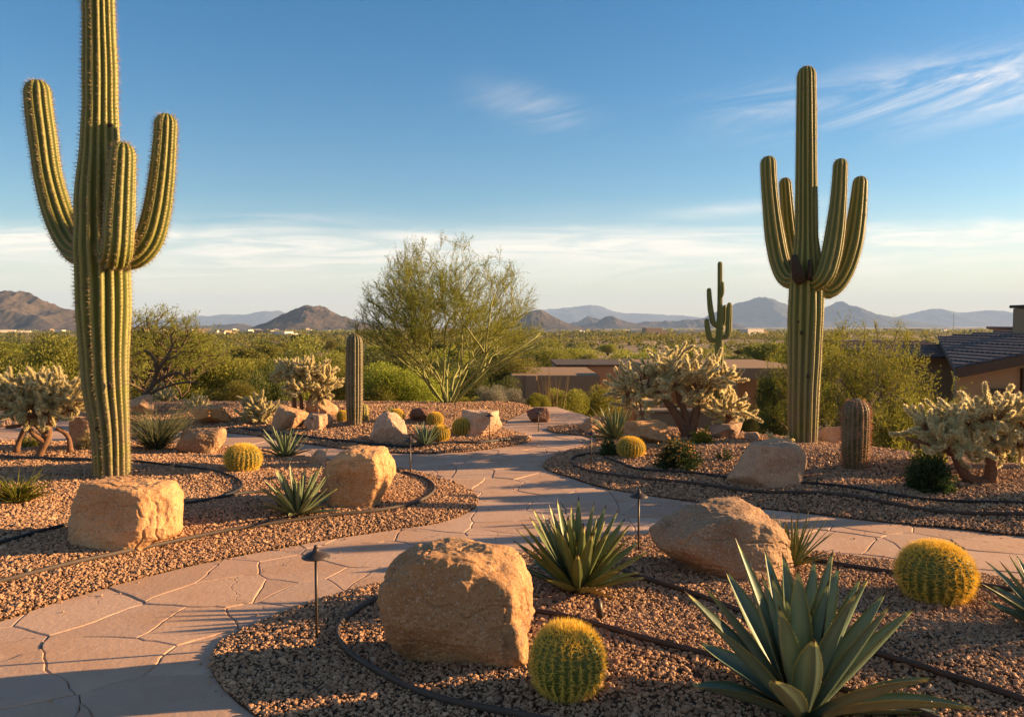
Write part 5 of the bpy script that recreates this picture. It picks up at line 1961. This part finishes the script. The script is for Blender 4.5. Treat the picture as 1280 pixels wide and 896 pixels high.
# far pale houses and masts
rng = np.random.default_rng(77)
hs_px = [(60, 0), (200, 0), (232, 0), (252, 0), (290, 0), (308, 0), (330, 0), (352, 0), (410, 0), (560, 0), (690, 0), (800, 0), (815, 0), (838, 0), (860, 0), (925, 0), (940, 0), (965, 0), (1110, 0), (1130, 0), (1160, 0), (1225, 0), (1240, 0), (30, 0), (140, 0), (10, 0), (75, 0), (180, 0), (215, 0), (265, 0), (280, 0), (320, 0), (345, 0), (380, 0), (640, 0), (720, 0), (745, 0), (780, 0), (880, 0), (1145, 0), (1180, 0), (1205, 0)]
for k, (px, _) in enumerate(hs_px):
    D = float(rng.uniform(650, 1900))
    P = at_depth(px, 403, D); P[2] = float(terrain_z(P[0], P[1])[0]) - .5
    W = rng.uniform(10, 22); hh = rng.uniform(5, 8)
    t = thing('far_house', 'pale flat roofed house far away among the valley scrub', 'house', P, rng.uniform(-.5, .5), 'pale houses scattered across the far valley')
    block(t, 'wall', PALE if k % 3 else STUCCO2, -W / 2, W / 2, -5, 5, 0, hh, 0)
    block(t, 'garage', PALE if k % 2 else STUCCO2, W / 2 - .2, W / 2 + 6, -4, 4, 0, hh * .7, 0)
    for q_ in (-.3, .15):
        block(t, 'window', DARKGLASS, W * q_, W * q_ + 2, -5.08, -4.95, 1.6, 3.2, 0)
for px, pt, D, lb in ((370, 404, 1700, 'thin radio mast on the plain before the central dark hill'), (1192, 392, 1500, 'thin radio mast on the plain beyond the tiled roof')):
    P = at_depth(px, 403, D); P[2] = float(terrain_z(P[0], P[1])[0])
    top = EYE + (403 - pt) / F * D - P[2]
    mb = MB()
    for a_ in range(3):
        a0 = a_ * 2.094
        tube(mb, np.array([[1.6 * math.cos(a0), 1.6 * math.sin(a0), 0], [.3 * math.cos(a0), .3 * math.sin(a0), top]]), .16, 4)
    for z in np.arange(3, top, 3.0):
        r_ = 1.6 + (.3 - 1.6) * z / top
        tube(mb, np.array([[r_ * math.cos(q_ * 2.094), r_ * math.sin(q_ * 2.094), z] for q_ in (0, 1, 2, 0)]), .09, 3)
    tag(mb.build('radio_mast', STEEL, loc=P), lb, 'mast')

# valley trees
cnt = 0
for k in range(400):
    if cnt >= 170:
        break
    px = rng.uniform(-150, 1430)
    D = 1.0 / rng.uniform(1 / 320, 1 / 38)
    if 620 < px < 1000 and D < 46:
        continue
    if px > 1080 and D < 48:
        continue
    P = at_depth(px, 403, D); P[2] = float(terrain_z(P[0], P[1])[0]) - .1
    W = rng.uniform(3.0, 7.0); H = W * rng.uniform(.5, .75)
    top = 403 + (EYE - P[2] - H) / D * F
    if top < 409:
        H = max(1.2, EYE - P[2] - 6 * D / F)
    kn = ['olive', 'olive', 'green', 'yellow', 'pv'][rng.integers(0, 5)]
    lb = {'olive': 'olive desert tree on the valley floor beyond the garden', 'green': 'dark green desert tree on the valley floor beyond the garden',
          'yellow': 'yellow green desert tree on the valley floor beyond the garden', 'pv': 'pale feathery desert tree on the valley floor beyond the garden'}[kn]
    bush(kn, P, W, H, rng.uniform(0, 6.28), lb, 'desert_tree', 'tree', 'desert trees across the valley floor', far=D > 70, v=k)
    cnt += 1

# far scrub as one mass
def scrub(n, d0, d1, seed, leafn, mat, ls):
    rg = np.random.default_rng(seed)
    u = rg.uniform(-.9, .9, n)
    D = np.exp(rg.uniform(math.log(d0), math.log(d1), n))
    X = u * D; Y = D
    cl_ = fbm(np.stack([X / 160, Y / 160, 0 * X], 1), 3, seed)
    ok = cl_ > -.28
    X, Y, D = X[ok], Y[ok], D[ok]
    Z = terrain_z(X, Y)
    n = len(X)
    W = rg.uniform(1.2, 3.2, n) * np.clip((D / 300) ** .45, .8, 3.5); H = W * rg.uniform(.6, .95, n) * np.clip((500 / D) ** .3, .5, 1)
    o = unit(rg.normal(size=(n, leafn, 3)) + np.array([0, 0, .2])); o[..., 2] = np.abs(o[..., 2])
    o *= rg.uniform(.55, 1.0, (n, leafn, 1))
    Pp = np.stack([X, Y, Z], 1)[:, None] + o * np.stack([W, W, H], 1)[:, None]
    Dd = unit(o.reshape(-1, 3) + rg.normal(0, .8, (n * leafn, 3)))
    Ls = np.repeat(W, leafn) * ls
    mb = MB()
    leaflets(mb, Pp.reshape(-1, 3), Dd, Ls, Ls * .7, rg)
    tag(mb.build('desert_scrub', mat, smooth=False), 'distant desert scrub covering the valley floor to the hills', 'scrub', kind='stuff')


scrub(1700, 48, 420, 501, 240, L_OLIVE, .15)
scrub(4200, 260, 1500, 502, 50, L_OLIVE, .34)
scrub(2000, 200, 1500, 503, 50, L_GREEN, .34)
scrub(3600, 1000, 4500, 504, 16, L_OLIVE, .8)
scrub(1000, 45, 300, 505, 200, L_PV, .15)

# ------------------------------------------------------------------ path lights
def path_light_proto():
    t = thing('path_light', '', 'garden light')
    mb = MB(); tube(mb, np.array([[0, 0, -.08], [0, 0, .2], [0, 0, .445]]), .0085, 10); mb.build('pole', BRONZE, t)
    prof = [(.0, .497), (.012, .496), (.016, .488), (.020, .478), (.045, .468), (.076, .449), (.077, .444), (.072, .443), (.03, .452), (.012, .44), (.0, .44)]
    k = 28
    a = np.linspace(0, 2 * math.pi, k, endpoint=False)
    V = np.array([[(r_ * math.cos(q_), r_ * math.sin(q_), z) for q_ in a] for r_, z in prof]).reshape(-1, 3)
    i_ = np.arange(len(prof) - 1)[:, None] * k; j_ = np.arange(k)[None]
    mb = MB(); mb.add(V, np.stack([i_ + j_, i_ + k + j_, i_ + k + (j_ + 1) % k, i_ + (j_ + 1) % k], -1).reshape(-1, 4))
    mb.build('shade', BRONZE, t)
    mb = MB()
    vv, ff = ico(3)
    mb.add(vv * np.array([.0115, .0115, .010]) + np.array([0, 0, .503]), ff)
    mb.build('finial', BRONZE, t)
    return t


PL = path_light_proto()
lights = [(396, 797, 681, 'dark bronze path light with a hat shade on the front bed edge'), (798, 687, 611, 'path light between the stiff agave and the sloping boulder'),
          (513, 598, 545, 'path light at the tip of the left bed beside the upright boulder'), (739, 581, 537, 'path light at the corner of the right bed before the golden barrel'),
          (612, 552, 517, 'slim path light in front of the grey tan island boulder'), (391, 545, 520, 'small path light at the left end of the island edging'),
          (673, 539, 513, 'thin path light on the far side of the path bend')]
for k, (x, yb, yt, lb) in enumerate(lights):
    P = on_ground(x, yb)
    h = (yb - yt) * depth_of(P) / F
    sc = h / .505
    if k == 0:
        PL.location = P; PL.scale = (sc,) * 3; PL['label'] = lb; PL['group'] = 'garden path lights'
    else:
        copy_thing(PL, P, k * .7, (min(1, sc * 1.05) if k > 3 else sc,) * 2 + (sc,), lb, 'garden path lights')
P = on_ground(752, 776)
t = thing('spotlight', 'small dark tilted spotlight on a stake below the stiff agave', 'garden light', P)
mb = MB(); C = np.array([[-.004, 0, .02], [-.012, .0, .06], [-.024, .0, .118]]); tube(mb, C, np.array([.017, .02, .021]), 14); mb.build('housing', BRONZE, t)
mb = MB(); tube(mb, np.array([[0, 0, -.06], [-.002, 0, .03]]), .006, 8); mb.build('stake', BRONZE, t)
mb = MB(); tube(mb, np.array([[-.024, 0, .1185], [-.0255, 0, .124]]), .017, 14); mb.build('lens', DARKGLASS, t)
P = on_ground(1022, 614)
mb = MB(); tube(mb, np.array([[0, 0, -.05], [0, 0, .04], [0, 0, .075]]), np.array([.012, .012, .009]), 8)
tag(mb.build('hose_stake', HOSE, loc=P), 'short black stake on the hose beside the squat boulder', 'stake')

# ------------------------------------------------------------------ plants standing right of the picture, whose shade falls across it
rg = np.random.default_rng(900)
def shade_base(x, y):
    return np.array([x, y, float(hz(x, y)[0]) if y < yedge(x) - .2 else float(terrain_z(x, y)[0])])

def upright_saguaro(label, P, H, r, arms, seed):
    rg = np.random.default_rng(seed)
    t = thing('saguaro', label, 'cactus', P)
    mb = MB()
    ribbed(mb, catmull(np.array([(0, 0, -.1), (0.02, 0, H * .4), (0, 0, H * .8), (0, 0, H)]), False, .1), [r * .9, r, r, r * .8], 15, .25, rg, .03, .12, 2, .005)
    mb.build('trunk', [SAG, SPINE], t, attname='rib')
    for a, z0, z1, out in arms:
        c, s_ = math.cos(a), math.sin(a)
        mb = MB()
        ribbed(mb, catmull(np.array([(c * r * .7, s_ * r * .7, z0), (c * out * .7, s_ * out * .7, z0 - .02), (c * out, s_ * out, z0 + .3), (c * out * 1.05, s_ * out * 1.05, z1)]), False, .08), [r * .5, r * .66, r * .66, r * .55], 11, .25, rg, .03, .12, 2, .005)
        mb.build('arm', [SAG, SPINE], t, attname='rib')
    return t


upright_saguaro('one armed short saguaro standing just right of the picture on the slope', shade_base(7.2, 8.7), 2.5, .12, [(2.4, 1.2, 2.0, .5)], 24)
upright_saguaro('young armless saguaro standing right of the picture beside the path', shade_base(6.8, 7.5), 1.9, .12, [], 26)
leafy_shrub('green shrub standing right of the picture beside the front bed', (0, 0), 90, 85, 140, L_GREEN, 60, .06, .025, 30, P=shade_base(4.3, 4.15), s=.01)
leafy_shrub('taller green shrub standing right of the picture behind the front bed', (0, 0), 100, 120, 141, L_GREEN, 60, .06, .025, 26, P=shade_base(5.4, 4.9), s=.01)
